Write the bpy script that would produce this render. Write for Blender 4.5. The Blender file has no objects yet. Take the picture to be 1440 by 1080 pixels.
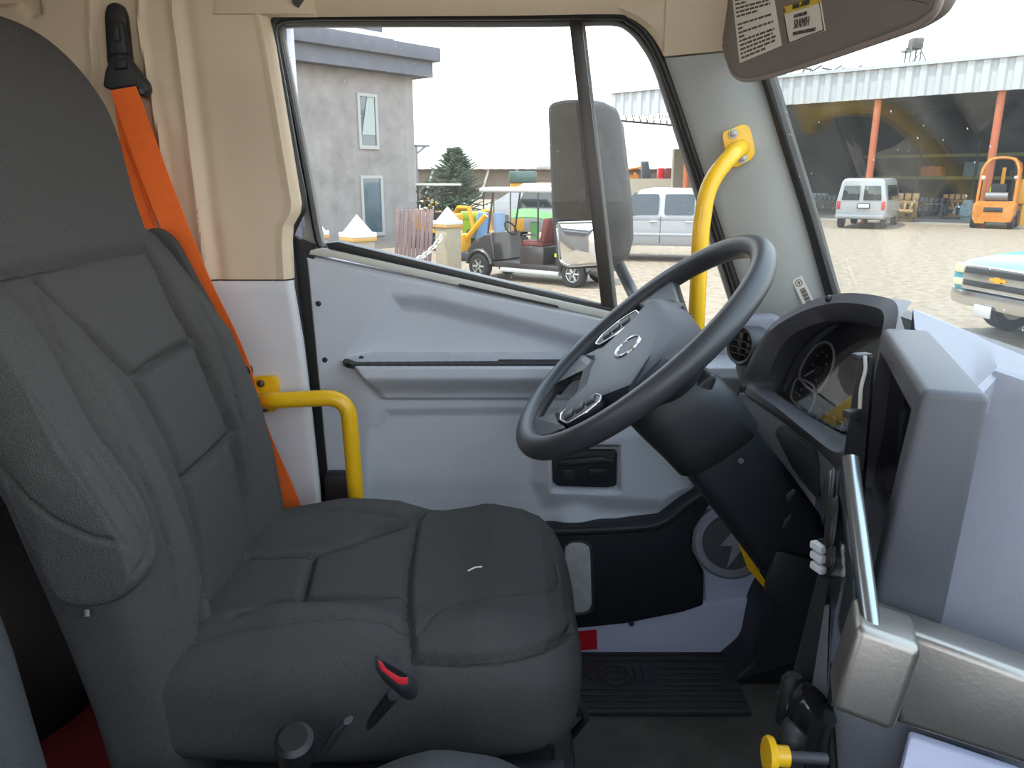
import bpy, bmesh, math, random
import numpy as np
from mathutils import Vector, Matrix
from mathutils.bvhtree import BVHTree

random.seed(7)
np.random.seed(7)
SC = bpy.context.scene
COL = SC.collection

# ------------------------------------------------------------------ camera
F = 1067.0
PITCH = math.radians(15.2)
CAMZ = 2.15
CP, SP = math.cos(PITCH), math.sin(PITCH)


def direction(px, py):
    u = (px - 720.0) / F
    v = (540.0 - py) / F
    return Vector((u, CP + v * SP, -SP + v * CP))


EYE = Vector((0, 0, CAMZ))


def P(px, py, Y):
    d = direction(px, py)
    return EYE + d * (Y / d.y)


def PX(px, py, X):
    d = direction(px, py)
    return EYE + d * (X / d.x)


def PZ(px, py, Z):
    d = direction(px, py)
    return EYE + d * ((Z - CAMZ) / d.z)


def PT(px, py, t):
    return EYE + direction(px, py) * t


cam_data = bpy.data.cameras.new('camera')
cam = bpy.data.objects.new('camera', cam_data)
COL.objects.link(cam)
cam.location = EYE
cam.rotation_euler = (math.pi / 2 - PITCH, 0, 0)
cam_data.sensor_fit = 'HORIZONTAL'
cam_data.sensor_width = 36
cam_data.lens = 36 * F / 1440
cam_data.clip_start = 0.02
cam_data.clip_end = 1000
SC.camera = cam

# ------------------------------------------------------------------ materials


def lin(c):
    out = []
    for x in c[:3]:
        x = x / 255.0
        out.append(x / 12.92 if x <= 0.04045 else ((x + 0.055) / 1.055) ** 2.4)
    return (*out, 1.0)


MATS = {}


def mat(name, rgb, rough=0.5, metal=0.0, bump=0.0, bscale=200.0, vary=0.0, vscale=6.0, coat=0.0, kind=None,
        spec=0.5, dark=None, emit=0.0):
    """A Principled material with noise in its colour and relief."""
    if name in MATS:
        return MATS[name]
    m = bpy.data.materials.new(name)
    m.use_nodes = True
    nt = m.node_tree
    N, L = nt.nodes, nt.links
    b = N['Principled BSDF']
    c = lin(rgb)
    b.inputs['Base Color'].default_value = c
    b.inputs['Roughness'].default_value = rough
    b.inputs['Metallic'].default_value = metal
    b.inputs['Specular IOR Level'].default_value = spec
    if coat:
        b.inputs['Coat Weight'].default_value = coat
        b.inputs['Coat Roughness'].default_value = 0.05
    if emit:
        b.inputs['Emission Color'].default_value = c
        b.inputs['Emission Strength'].default_value = emit
    tc = N.new('ShaderNodeTexCoord')
    if vary:
        no = N.new('ShaderNodeTexNoise')
        no.inputs['Scale'].default_value = vscale
        no.inputs['Detail'].default_value = 6
        no.inputs['Roughness'].default_value = 0.65
        L.new(tc.outputs['Object'], no.inputs['Vector'])
        r = N.new('ShaderNodeValToRGB')
        d = lin(dark) if dark else tuple(x * (1 - vary) for x in c[:3]) + (1,)
        l2 = c if dark else tuple(min(1, x * (1 + vary * 0.6)) for x in c[:3]) + (1,)
        r.color_ramp.elements[0].color = d
        r.color_ramp.elements[0].position = 0.3
        r.color_ramp.elements[1].color = l2
        r.color_ramp.elements[1].position = 0.7
        L.new(no.outputs['Fac'], r.inputs['Fac'])
        L.new(r.outputs['Color'], b.inputs['Base Color'])
    if bump:
        bp = N.new('ShaderNodeBump')
        bp.inputs['Strength'].default_value = bump
        bp.inputs['Distance'].default_value = 0.0015
        if kind == 'weave' or kind == 'coarse':
            vo = N.new('ShaderNodeTexVoronoi')
            vo.inputs['Scale'].default_value = bscale
            L.new(tc.outputs['Object'], vo.inputs['Vector'])
            L.new(vo.outputs['Distance'], bp.inputs['Height'])
        else:
            n2 = N.new('ShaderNodeTexNoise')
            n2.inputs['Scale'].default_value = bscale
            n2.inputs['Detail'].default_value = 3
            L.new(tc.outputs['Object'], n2.inputs['Vector'])
            L.new(n2.outputs['Fac'], bp.inputs['Height'])
        L.new(bp.outputs['Normal'], b.inputs['Normal'])
    MATS[name] = m
    return m


def glass_mat(name, tint, refl_rough=0.0, dust=0.0, dust_scale=40.0, fresnel=1.45, specks=0.0):
    """Thin window pane: tinted transparency, mirror reflection by angle, a film of dust and specks."""
    m = bpy.data.materials.new(name)
    m.use_nodes = True
    nt = m.node_tree
    N, L = nt.nodes, nt.links
    N.remove(N['Principled BSDF'])
    out = N['Material Output']
    tr = N.new('ShaderNodeBsdfTransparent')
    tr.inputs['Color'].default_value = (*tint, 1)
    gl = N.new('ShaderNodeBsdfGlossy')
    gl.inputs['Roughness'].default_value = refl_rough
    fr = N.new('ShaderNodeFresnel')
    fr.inputs['IOR'].default_value = fresnel
    geo = N.new('ShaderNodeNewGeometry')
    ior = N.new('ShaderNodeMix')          # same reflectance from both faces of the thin pane
    ior.data_type = 'FLOAT'
    ior.inputs[2].default_value = fresnel
    ior.inputs[3].default_value = 1.0 / fresnel
    L.new(geo.outputs['Backfacing'], ior.inputs[0])
    L.new(ior.outputs[0], fr.inputs['IOR'])
    mx = N.new('ShaderNodeMixShader')
    L.new(fr.outputs[0], mx.inputs['Fac'])
    L.new(tr.outputs[0], mx.inputs[1])
    L.new(gl.outputs[0], mx.inputs[2])
    last = mx
    if dust or specks:
        tc = N.new('ShaderNodeTexCoord')
        no = N.new('ShaderNodeTexNoise')
        no.inputs['Scale'].default_value = dust_scale
        no.inputs['Detail'].default_value = 8
        no.inputs['Roughness'].default_value = 0.75
        L.new(tc.outputs['Object'], no.inputs['Vector'])
        rp = N.new('ShaderNodeValToRGB')
        rp.color_ramp.elements[0].position = 0.35
        rp.color_ramp.elements[0].color = (dust * 0.3,) * 3 + (1,)
        rp.color_ramp.elements[1].position = 0.75
        rp.color_ramp.elements[1].color = (dust,) * 3 + (1,)
        L.new(no.outputs['Fac'], rp.inputs['Fac'])
        fac = rp.outputs['Color']
        if specks:
            vo = N.new('ShaderNodeTexVoronoi')
            vo.inputs['Scale'].default_value = specks
            L.new(tc.outputs['Object'], vo.inputs['Vector'])
            rs = N.new('ShaderNodeValToRGB')
            rs.color_ramp.elements[0].position = 0.035
            rs.color_ramp.elements[0].color = (0.75,) * 3 + (1,)
            rs.color_ramp.elements[1].position = 0.06
            rs.color_ramp.elements[1].color = (0, 0, 0, 1)
            L.new(vo.outputs['Distance'], rs.inputs['Fac'])
            ad = N.new('ShaderNodeMath')
            ad.operation = 'MAXIMUM'
            L.new(rp.outputs['Color'], ad.inputs[0])
            L.new(rs.outputs['Color'], ad.inputs[1])
            fac = ad.outputs[0]
        df = N.new('ShaderNodeBsdfTranslucent')
        df.inputs['Color'].default_value = (0.8, 0.78, 0.74, 1)
        d2 = N.new('ShaderNodeBsdfDiffuse')
        d2.inputs['Color'].default_value = (0.8, 0.78, 0.74, 1)
        ms = N.new('ShaderNodeMixShader')
        ms.inputs['Fac'].default_value = 0.5
        L.new(df.outputs[0], ms.inputs[1])
        L.new(d2.outputs[0], ms.inputs[2])
        m2 = N.new('ShaderNodeMixShader')
        L.new(fac, m2.inputs['Fac'])
        L.new(mx.outputs[0], m2.inputs[1])
        L.new(ms.outputs[0], m2.inputs[2])
        last = m2
    L.new(last.outputs[0], out.inputs['Surface'])
    MATS[name] = m
    return m


# ------------------------------------------------------------------ geometry


def arc_resample(pts, n, closed=False):
    p = np.asarray(pts, float)
    if closed:
        p = np.vstack([p, p[:1]])
    d = np.r_[0, np.cumsum(np.linalg.norm(np.diff(p, axis=0), axis=1))]
    s = np.linspace(0, d[-1], n + 1 if closed else n)
    if closed:
        s = s[:-1]
    return np.stack([np.interp(s, d, p[:, k]) for k in range(p.shape[1])], 1)


def catmull(pts, sub=8, closed=False):
    p = [np.asarray(q, float) for q in pts]
    n = len(p)
    out = []
    rng = n if closed else n - 1
    for i in range(rng):
        p0 = p[(i - 1) % n] if (closed or i > 0) else 2 * p[0] - p[1]
        p1, p2 = p[i], p[(i + 1) % n]
        p3 = p[(i + 2) % n] if (closed or i + 2 < n) else 2 * p[-1] - p[-2]
        for k in range(sub):
            t = k / sub
            out.append(0.5 * ((2 * p1) + (-p0 + p2) * t + (2 * p0 - 5 * p1 + 4 * p2 - p3) * t * t
                              + (-p0 + 3 * p1 - 3 * p2 + p3) * t ** 3))
    if not closed:
        out.append(p[-1])
    return [Vector(q) for q in out]


def fillet(pts, r, seg=6):
    """Polyline with its inner corners rounded by radius r."""
    pts = [Vector(p) for p in pts]
    out = [pts[0]]
    for i in range(1, len(pts) - 1):
        a, b, c = pts[i - 1], pts[i], pts[i + 1]
        u, w = (a - b), (c - b)
        rr = r[i] if isinstance(r, (list, tuple)) else r
        k = min(rr, u.length * 0.49, w.length * 0.49)
        p0, p1 = b + u.normalized() * k, b + w.normalized() * k
        for s in range(seg + 1):
            t = s / seg
            out.append((1 - t) ** 2 * p0 + 2 * t * (1 - t) * b + t * t * p1)
    out.append(pts[-1])
    return out


def round_poly(pts, r, seg=4):
    """Closed polygon with rounded corners."""
    pts = [Vector(p) for p in pts]
    n = len(pts)
    out = []
    for i in range(n):
        a, b, c = pts[i - 1], pts[i], pts[(i + 1) % n]
        u, w = (a - b), (c - b)
        rr = r[i] if isinstance(r, (list, tuple)) else r
        k = min(rr, u.length * 0.49, w.length * 0.49)
        if k < 1e-6:
            out.append(b)
            continue
        p0, p1 = b + u.normalized() * k, b + w.normalized() * k
        for s in range(seg + 1):
            t = s / seg
            out.append((1 - t) ** 2 * p0 + 2 * t * (1 - t) * b + t * t * p1)
    return out


class G:
    """Collects shapes that become ONE mesh."""

    def __init__(self):
        self.v, self.f = [], []

    def add(self, vs, fs):
        o = len(self.v)
        self.v += [tuple(p) for p in vs]
        self.f += [tuple(i + o for i in f) for f in fs]
        return self

    def bm(self, b):
        b.verts.ensure_lookup_table()
        idx = {v: i for i, v in enumerate(b.verts)}
        self.add([v.co.copy() for v in b.verts], [[idx[v] for v in f.verts] for f in b.faces])
        b.free()
        return self

    def box(self, c, s, rot=None, bev=0.0, seg=2):
        b = bmesh.new()
        bmesh.ops.create_cube(b, size=1.0)
        for v in b.verts:
            v.co = Vector((v.co.x * s[0], v.co.y * s[1], v.co.z * s[2]))
        if bev:
            bmesh.ops.bevel(b, geom=b.edges[:], offset=min(bev, min(s) * 0.49), segments=seg, profile=0.5, affect='EDGES')
        R = rot if rot is not None else Matrix.Identity(3)
        if not isinstance(R, Matrix):
            R = Matrix.Rotation(R, 3, 'Z')
        for v in b.verts:
            v.co = R @ v.co + Vector(c)
        return self.bm(b)

    def hexa(self, p, bev=0.0, seg=2):
        """Box from 8 corners: bottom loop of four, then top loop of four."""
        b = bmesh.new()
        vs = [b.verts.new(q) for q in p]
        for f in ((3, 2, 1, 0), (4, 5, 6, 7), (0, 1, 5, 4), (1, 2, 6, 5), (2, 3, 7, 6), (3, 0, 4, 7)):
            b.faces.new([vs[i] for i in f])
        bmesh.ops.recalc_face_normals(b, faces=b.faces[:])
        if bev:
            bmesh.ops.bevel(b, geom=b.edges[:], offset=bev, segments=seg, profile=0.5, affect='EDGES')
        return self.bm(b)

    def prism(self, poly, vec, bev=0.0, seg=2, tri=True):
        """Polygon extruded along vec."""
        b = bmesh.new()
        vec = Vector(vec)
        n = len(poly)
        a = [b.verts.new(q) for q in poly]
        c = [b.verts.new(Vector(q) + vec) for q in poly]
        f1 = b.faces.new(a)
        f2 = b.faces.new(c[::-1])
        for i in range(n):
            b.faces.new([a[i], c[i], c[(i + 1) % n], a[(i + 1) % n]])
        bmesh.ops.recalc_face_normals(b, faces=b.faces[:])
        if bev:
            es = [e for e in b.edges if len(e.link_faces) == 2 and (f1 in e.link_faces or f2 in e.link_faces)]
            bmesh.ops.bevel(b, geom=es, offset=bev, segments=seg, profile=0.5, affect='EDGES')
        if tri:
            big = [f for f in b.faces if len(f.verts) > 4]
            bmesh.ops.triangulate(b, faces=big)
        return self.bm(b)

    def tube(self, pts, r, n=12, closed=False, flat=1.0, up=None):
        pts = [Vector(p) for p in pts]
        m = len(pts)
        rs = r if isinstance(r, (list, tuple, np.ndarray)) else [r] * m
        T = []
        for i in range(m):
            a = pts[(i - 1) % m] if (closed or i > 0) else pts[i]
            c = pts[(i + 1) % m] if (closed or i < m - 1) else pts[i]
            d = c - a
            T.append(d.normalized() if d.length > 1e-9 else Vector((0, 0, 1)))
        nrm = Vector(up) if up is not None else (Vector((0, 0, 1)) if abs(T[0].z) < 0.9 else Vector((1, 0, 0)))
        nrm = (nrm - T[0] * nrm.dot(T[0])).normalized()
        vs, fs = [], []
        for i in range(m):
            if up is not None:
                nn = Vector(up) - T[i] * Vector(up).dot(T[i])
                nrm = nn.normalized() if nn.length > 1e-6 else nrm
            else:
                nrm = (nrm - T[i] * nrm.dot(T[i])).normalized()
            bn = T[i].cross(nrm)
            for k in range(n):
                a = 2 * math.pi * k / n
                vs.append(pts[i] + (nrm * math.cos(a) * flat + bn * math.sin(a)) * rs[i])
        for i in range(m if closed else m - 1):
            j = (i + 1) % m
            for k in range(n):
                fs.append((i * n + k, i * n + (k + 1) % n, j * n + (k + 1) % n, j * n + k))
        if not closed:
            fs.append(tuple(range(n))[::-1])
            fs.append(tuple((m - 1) * n + k for k in range(n)))
        return self.add(vs, fs)

    def lathe(self, prof, o, axis=(0, 0, 1), n=24, cap=True):
        """prof: list of (radius, height) along axis from point o."""
        o, ax = Vector(o), Vector(axis).normalized()
        x = (Vector((1, 0, 0)) if abs(ax.x) < 0.9 else Vector((0, 1, 0)))
        x = (x - ax * x.dot(ax)).normalized()
        y = ax.cross(x)
        vs, fs = [], []
        for r, h in prof:
            for k in range(n):
                a = 2 * math.pi * k / n
                vs.append(o + ax * h + (x * math.cos(a) + y * math.sin(a)) * max(r, 1e-5))
        for i in range(len(prof) - 1):
            for k in range(n):
                fs.append((i * n + k, i * n + (k + 1) % n, (i + 1) * n + (k + 1) % n, (i + 1) * n + k))
        if cap:
            fs.append(tuple(range(n))[::-1])
            fs.append(tuple((len(prof) - 1) * n + k for k in range(n)))
        return self.add(vs, fs)

    def cyl(self, a, b, r, n=16, r2=None):
        a, b = Vector(a), Vector(b)
        L = (b - a).length
        return self.lathe([(r, 0), (r if r2 is None else r2, L)], a, b - a, n)

    def ball(self, c, r, n=12):
        s = r if isinstance(r, (tuple, list)) else (r, r, r)
        b = bmesh.new()
        bmesh.ops.create_uvsphere(b, u_segments=n, v_segments=max(6, n // 2), radius=1)
        for v in b.verts:
            v.co = Vector((v.co.x * s[0] + c[0], v.co.y * s[1] + c[1], v.co.z * s[2] + c[2]))
        return self.bm(b)

    def loft(self, rings, cap=True, wrap=False):
        n = len(rings[0])
        vs = [p for r in rings for p in r]
        m = len(rings)
        fs = []
        for i in range(m if wrap else m - 1):
            for k in range(n):
                fs.append((i * n + k, i * n + (k + 1) % n, ((i + 1) % m) * n + (k + 1) % n, ((i + 1) % m) * n + k))
        if cap and not wrap:
            fs.append(tuple(range(n))[::-1])
            fs.append(tuple((m - 1) * n + k for k in range(n)))
        return self.add(vs, fs)

    def sheet(self, A, vec):
        """Grid of points A[i][j], made solid by an offset copy."""
        A = np.asarray(A, float)
        I, J = A.shape[:2]
        vec = np.asarray(vec, float)
        vs = [tuple(p) for p in A.reshape(-1, 3)] + [tuple(p) for p in (A + vec).reshape(-1, 3)]
        q = I * J
        fs = []
        for i in range(I - 1):
            for j in range(J - 1):
                a = i * J + j
                fs.append((a, a + 1, a + J + 1, a + J))
                fs.append((q + a, q + a + J, q + a + J + 1, q + a + 1))
        for i in range(I - 1):
            a, b = i * J, i * J + J - 1
            fs.append((a, a + J, q + a + J, q + a))
            fs.append((b, q + b, q + b + J, b + J))
        for j in range(J - 1):
            a, b = j, (I - 1) * J + j
            fs.append((a, q + a, q + a + 1, a + 1))
            fs.append((b, b + 1, q + b + 1, q + b))
        return self.add(vs, fs)


WORLD = {}


def obj(name, g, m, parent=None, base=None, angle=35, loc=None, rotz=0.0, fix=True):
    """Links the collected shapes as one mesh object. World coordinates in, origin at base."""
    off = Vector((0, 0, 0))
    if parent is not None:
        off = WORLD[parent.name]
    elif base is not None:
        off = Vector(base)
    me = bpy.data.meshes.new(name)
    V = [(p[0] - off[0], p[1] - off[1], p[2] - off[2]) for p in g.v]
    me.from_pydata(V, [], g.f)
    if fix:
        b = bmesh.new()
        b.from_mesh(me)
        bmesh.ops.recalc_face_normals(b, faces=b.faces[:])
        b.to_mesh(me)
        b.free()
    me.validate()
    me.shade_smooth()
    me.set_sharp_from_angle(angle=math.radians(angle))
    me.materials.append(m)
    o = bpy.data.objects.new(name, me)
    COL.objects.link(o)
    if parent is not None:
        o.parent = parent
        WORLD[o.name] = off
    else:
        o.location = off if loc is None else loc
        o.rotation_euler.z = rotz
        WORLD[o.name] = off
    return o


def thing(name, label, cat, loc=(0, 0, 0), group=None, local=False, rotz=0.0):
    """Empty at a thing's base. local: the parts are given in the thing's own coordinates."""
    o = bpy.data.objects.new(name, None)
    COL.objects.link(o)
    o.empty_display_size = 0.1
    o.location = loc
    o.rotation_euler.z = rotz
    o['label'] = label
    o['category'] = cat
    if group:
        o['group'] = group
    WORLD[o.name] = Vector((0, 0, 0)) if local else Vector(loc)
    return o


def tag(o, label, cat, group=None, kind=None):
    o['label'] = label
    o['category'] = cat
    if group:
        o['group'] = group
    if kind:
        o['kind'] = kind
    return o


def struct(name, g, m, label=None, cat=None, parent=None, base=None, angle=35):
    o = obj(name, g, m, parent, base, angle)
    if parent is None:
        o['kind'] = 'structure'
        if label:
            o['label'] = label
        if cat:
            o['category'] = cat
    return o


def text_geo(s, size, depth=0.001, font_scale_x=1.0, bold=0.0):
    """Outline letters as mesh pieces in the XY plane, centred."""
    cu = bpy.data.curves.new('letters', 'FONT')
    cu.body = s
    cu.size = size
    cu.extrude = depth
    cu.offset = bold
    cu.align_x = 'CENTER'
    cu.align_y = 'CENTER'
    cu.resolution_u = 3
    o = bpy.data.objects.new('letters', cu)
    COL.objects.link(o)
    dg = bpy.context.evaluated_depsgraph_get()
    me = bpy.data.meshes.new_from_object(o.evaluated_get(dg))
    vs = [(v.co.x * font_scale_x, v.co.y, v.co.z) for v in me.vertices]
    fs = [tuple(p.vertices) for p in me.polygons]
    bpy.data.objects.remove(o)
    bpy.data.curves.remove(cu)
    bpy.data.meshes.remove(me)
    return vs, fs


def place_text(g, s, size, o, ex, ey, depth=0.0008, sx=1.0, bold=0.0):
    """Adds letters to g with their centre at o, reading along ex, upright along ey."""
    vs, fs = text_geo(s, size, depth, sx, bold)
    ex, ey = Vector(ex).normalized(), Vector(ey).normalized()
    ez = ex.cross(ey).normalized()
    ey = ez.cross(ex)
    g.add([Vector(o) + ex * v[0] + ey * v[1] + ez * v[2] for v in vs], fs)


def smooth(t):
    t = np.clip(t, 0, 1)
    return t * t * (3 - 2 * t)


def seg_dist2d(px, py, line):
    """Distance (pixels) from arrays to a polyline."""
    best = np.full(np.shape(px), 1e9)
    for (x0, y0), (x1, y1) in zip(line[:-1], line[1:]):
        dx, dy = x1 - x0, y1 - y0
        t = np.clip(((px - x0) * dx + (py - y0) * dy) / (dx * dx + dy * dy + 1e-9), 0, 1)
        best = np.minimum(best, np.hypot(px - x0 - t * dx, py - y0 - t * dy))
    return best


def in_poly(px, py, poly):
    """Boolean mask: points inside a polygon."""
    inside = np.zeros(np.shape(px), bool)
    n = len(poly)
    j = n - 1
    for i in range(n):
        xi, yi = poly[i]
        xj, yj = poly[j]
        c = ((yi > py) != (yj > py)) & (px < (xj - xi) * (py - yi) / (yj - yi + 1e-12) + xi)
        inside ^= c
        j = i
    return inside


def soft_poly(px, py, poly, w):
    """1 well inside the polygon, 0 outside, smooth over w pixels at its edge."""
    d = seg_dist2d(px, py, list(poly) + [poly[0]])
    s = np.where(in_poly(px, py, poly), d, -d)
    return smooth((s + w * 0.0) / w)


def sheet_px(cols, rows, pxy, Y, h, thick=0.03):
    """Solid panel: pxy(u, v) gives plane pixels for the flat panel at depth Y(px, py); h(px, py) is relief towards the cab."""
    u, v = np.meshgrid(np.linspace(0, 1, cols), np.linspace(0, 1, rows), indexing='ij')
    px, py = pxy(u, v)
    uu = (px - 720) / F
    vv = (540 - py) / F
    dy = CP + vv * SP
    dz = -SP + vv * CP
    YY = Y(px, py) if callable(Y) else np.full(px.shape, Y)
    t = YY / dy
    A = np.stack([uu * t, YY - h(px, py), CAMZ + dz * t], -1)
    return G().sheet(A, (0, thick, 0))


def seams(g, lines, depth=0.005, width=0.006, lift=0.0):
    """Presses seam lines (lists of 3D points) into the mesh g as grooves along its normals."""
    me = bpy.data.meshes.new('tmp')
    me.from_pydata(g.v, [], g.f)
    b = bmesh.new()
    b.from_mesh(me)
    bmesh.ops.recalc_face_normals(b, faces=b.faces[:])
    b.normal_update()
    V = np.array([v.co[:] for v in b.verts])
    Nn = np.array([v.normal[:] for v in b.verts])
    g.f = [tuple(v.index for v in f.verts) for f in b.faces]
    b.free()
    bpy.data.meshes.remove(me)
    D = np.zeros(len(V))
    for ln in lines:
        dep, wid, pts = ln
        pts = np.asarray([p[:] for p in pts])
        lo, hi = pts.min(0) - 0.04, pts.max(0) + 0.04
        idx = np.where(((V > lo) & (V < hi)).all(1))[0]
        if len(idx) == 0:
            continue
        Q = V[idx]
        best = np.full(len(idx), 1e9)
        for a, c in zip(pts[:-1], pts[1:]):
            d = c - a
            t = np.clip(((Q - a) @ d) / (d @ d + 1e-12), 0, 1)
            best = np.minimum(best, np.linalg.norm(Q - a - t[:, None] * d, axis=1))
        prof = dep * np.exp(-(best / wid) ** 2)
        if dep > 0:
            D[idx] = np.maximum(D[idx], prof)
        else:
            D[idx] = np.where(np.abs(prof) > 1e-5, D[idx] + prof, D[idx])
    V = V - Nn * D[:, None]
    g.v = [tuple(p) for p in V]
    return g


def project(g, pix, step=6):
    """Pixel polyline -> 3D points on the surface of g (first hit from the eye)."""
    bvh = BVHTree.FromPolygons([Vector(p) for p in g.v], g.f)
    out = []
    dense = []
    for a, c in zip(pix[:-1], pix[1:]):
        n = max(1, int(math.hypot(c[0] - a[0], c[1] - a[1]) / step))
        for k in range(n):
            dense.append((a[0] + (c[0] - a[0]) * k / n, a[1] + (c[1] - a[1]) * k / n))
    dense.append(pix[-1])
    for q in dense:
        hit = bvh.ray_cast(EYE, direction(*q).normalized())
        if hit[0] is not None:
            out.append(hit[0])
    return out
# ================================================================== INTERIOR
M_BEIGE = mat('beige_trim_plastic', (212, 192, 166), 0.55, bump=0.25, bscale=900, vary=0.03)
M_GREY = mat('grey_trim_plastic', (208, 208, 212), 0.55, bump=0.25, bscale=900, vary=0.03)
M_DOOR = mat('door_panel_plastic', (194, 197, 206), 0.6, bump=0.25, bscale=900, vary=0.04)
M_SEAL = mat('black_rubber_seal', (34, 34, 36), 0.45)
M_CHAN = mat('grey_window_channel', (150, 150, 150), 0.35)
M_BLACK = mat('black_plastic', (38, 39, 42), 0.5, bump=0.2, bscale=700)
M_BLACK2 = mat('dark_grey_plastic', (60, 60, 65), 0.55, bump=0.2, bscale=700)
M_POCKET = mat('door_pocket_plastic', (30, 33, 40), 0.5, bump=0.2, bscale=600)
M_FABRIC = mat('black_seat_fabric', (78, 76, 75), 0.95, bump=0.5, bscale=700, kind='weave', vary=0.22, vscale=420, spec=0.15)
M_FABRIC2 = mat('coarse_seat_mesh', (78, 77, 76), 0.95, bump=0.6, bscale=520, kind='coarse', vary=0.3, vscale=520, spec=0.15)
M_PASS = mat('passenger_seat_fabric', (74, 74, 76), 0.95, bump=0.5, bscale=600, kind='weave', vary=0.2, vscale=400, spec=0.15)
M_YELLOW = mat('yellow_powder_coat', (238, 184, 24), 0.38, vary=0.05, vscale=20, coat=0.2)
M_ORANGE = mat('orange_webbing', (255, 118, 52), 0.75, bump=0.6, bscale=400, vary=0.06, vscale=60, spec=0.2)
M_STEEL = mat('zinc_bolt', (150, 148, 142), 0.42, metal=1.0)
M_CHROME = mat('chrome', (205, 205, 205), 0.22, metal=1.0)
M_BRUSH = mat('brushed_metal', (150, 144, 138), 0.38, metal=0.85, bump=0.1, bscale=300)
M_RED = mat('red_plastic', (224, 52, 62), 0.4)
M_WHEEL = mat('steering_wheel_polymer', (52, 54, 58), 0.42, bump=0.15, bscale=900)
M_HUB = mat('steering_hub_cover', (66, 70, 80), 0.5, bump=0.2, bscale=900)
M_FLOOR = mat('worn_floor_rubber', (76, 73, 68), 0.85, bump=0.4, bscale=60, vary=0.35, vscale=9)
M_SCUFF = mat('scuff_plate_rubber', (48, 48, 52), 0.6, bump=0.3, bscale=120, vary=0.3, vscale=20)
M_PAINT = mat('grey_cab_paint', (206, 208, 234), 0.45, vary=0.03)
M_DASH = mat('dash_grey_soft', (128, 128, 139), 0.55, bump=0.2, bscale=800, vary=0.02)
M_HOOD = mat('dash_hood_dark', (80, 80, 87), 0.5, bump=0.2, bscale=800)
M_PAPER = mat('white_label', (226, 222, 214), 0.6)
M_INK = mat('dark_ink', (70, 68, 66), 0.7)
M_LABELY = mat('yellow_label', (214, 186, 40), 0.6)
M_VISOR = mat('visor_vinyl', (124, 116, 112), 0.7, bump=0.3, bscale=500)
M_LENS = mat('clear_lamp_lens', (196, 196, 196), 0.25, vary=0.15, vscale=60)
M_GLOSS = mat('gloss_dark_panel', (70, 76, 78), 0.12, coat=0.6)
M_WHITE = mat('white_key', (226, 230, 236), 0.4)
M_SCREEN = mat('dark_screen', (18, 20, 26), 0.1)
M_THREAD = mat('white_thread', (235, 235, 235), 0.8)
M_REDCLOTH = mat('red_cloth', (120, 22, 28), 0.9)

YP = 1.44      # B pillar face
YDR = 1.50     # door panel face


def pl(pts, Y):
    return [P(p[0], p[1], Y if len(p) < 3 else p[2]) for p in pts]


# ---- cab floor, roof, walls (the room shell)
ZF = 1.13
struct('floor', G().box((-0.15, 0.42, ZF - 0.02), (1.7, 2.12, 0.04)), M_FLOOR,
       'worn dark rubber cab floor beside the driver seat', 'floor')
rear = G()  # wall pieces leave an unseen opening, added to let light onto the dash
rear.box((-0.98, 0.42, 1.525), (0.04, 2.16, 0.85))
rear.box((-0.98, 0.42, 2.53), (0.04, 2.16, 0.14))
rear.box((-0.98, 1.15, 2.205), (0.04, 0.70, 0.51))
rear.box((-0.98, -0.58, 2.205), (0.04, 0.16, 0.51))
struct('wall_rear', rear, M_BLACK, 'dark rear cab wall behind the seats', 'wall')
lw = G()
lw.box((-0.18, -0.60, 1.54), (1.62, 0.05, 0.84), bev=0.01)
lw.box((-0.74, -0.60, 2.28), (0.50, 0.05, 0.66), bev=0.01)
struct('wall_left', lw, M_GREY, 'grey passenger side of the cab below its window', 'wall')
g = G().box((0.66, 0.42, 1.52), (0.04, 2.12, 0.82))
struct('wall_front', g, M_BLACK, 'black bulkhead under the dashboard', 'wall')
ro = G()
ro.sheet([[Vector((x, y, 2.60 + 0.04 * (1 - ((y - 0.45) / 1.1) ** 2))) for y in np.linspace(-0.62, 1.5, 12)]
          for x in np.linspace(-1.0, 0.31, 8)], (0, 0, 0.03))
struct('ceiling', ro, M_BEIGE, 'beige cab roof lining', 'ceiling')

struct('trim_10', G().box((-0.76, 1.515, 1.86), (0.54, 0.03, 1.50)), M_BEIGE, 'beige side lining behind the pillar trim', 'trim')
struct('trim_11', G().box((-0.02, 1.44, 2.545), (0.86, 0.14, 0.13)), M_BEIGE, 'beige roof rail lining over the door header', 'trim')
# ---- upper B pillar trim
REDGE = [(-60, 371), (23, 373), (60, 381), (287, 419), (300, 417), (318, 407), (340, 405), (394, 408)]
ey = np.array([e[0] for e in REDGE], float)
ex = np.array([e[1] for e in REDGE], float)


def b_xy(u, v):
    py = -60 + v * 453
    xr = np.interp(py, ey, ex)
    px = -90 + u * (xr + 90)
    return px, py


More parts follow.
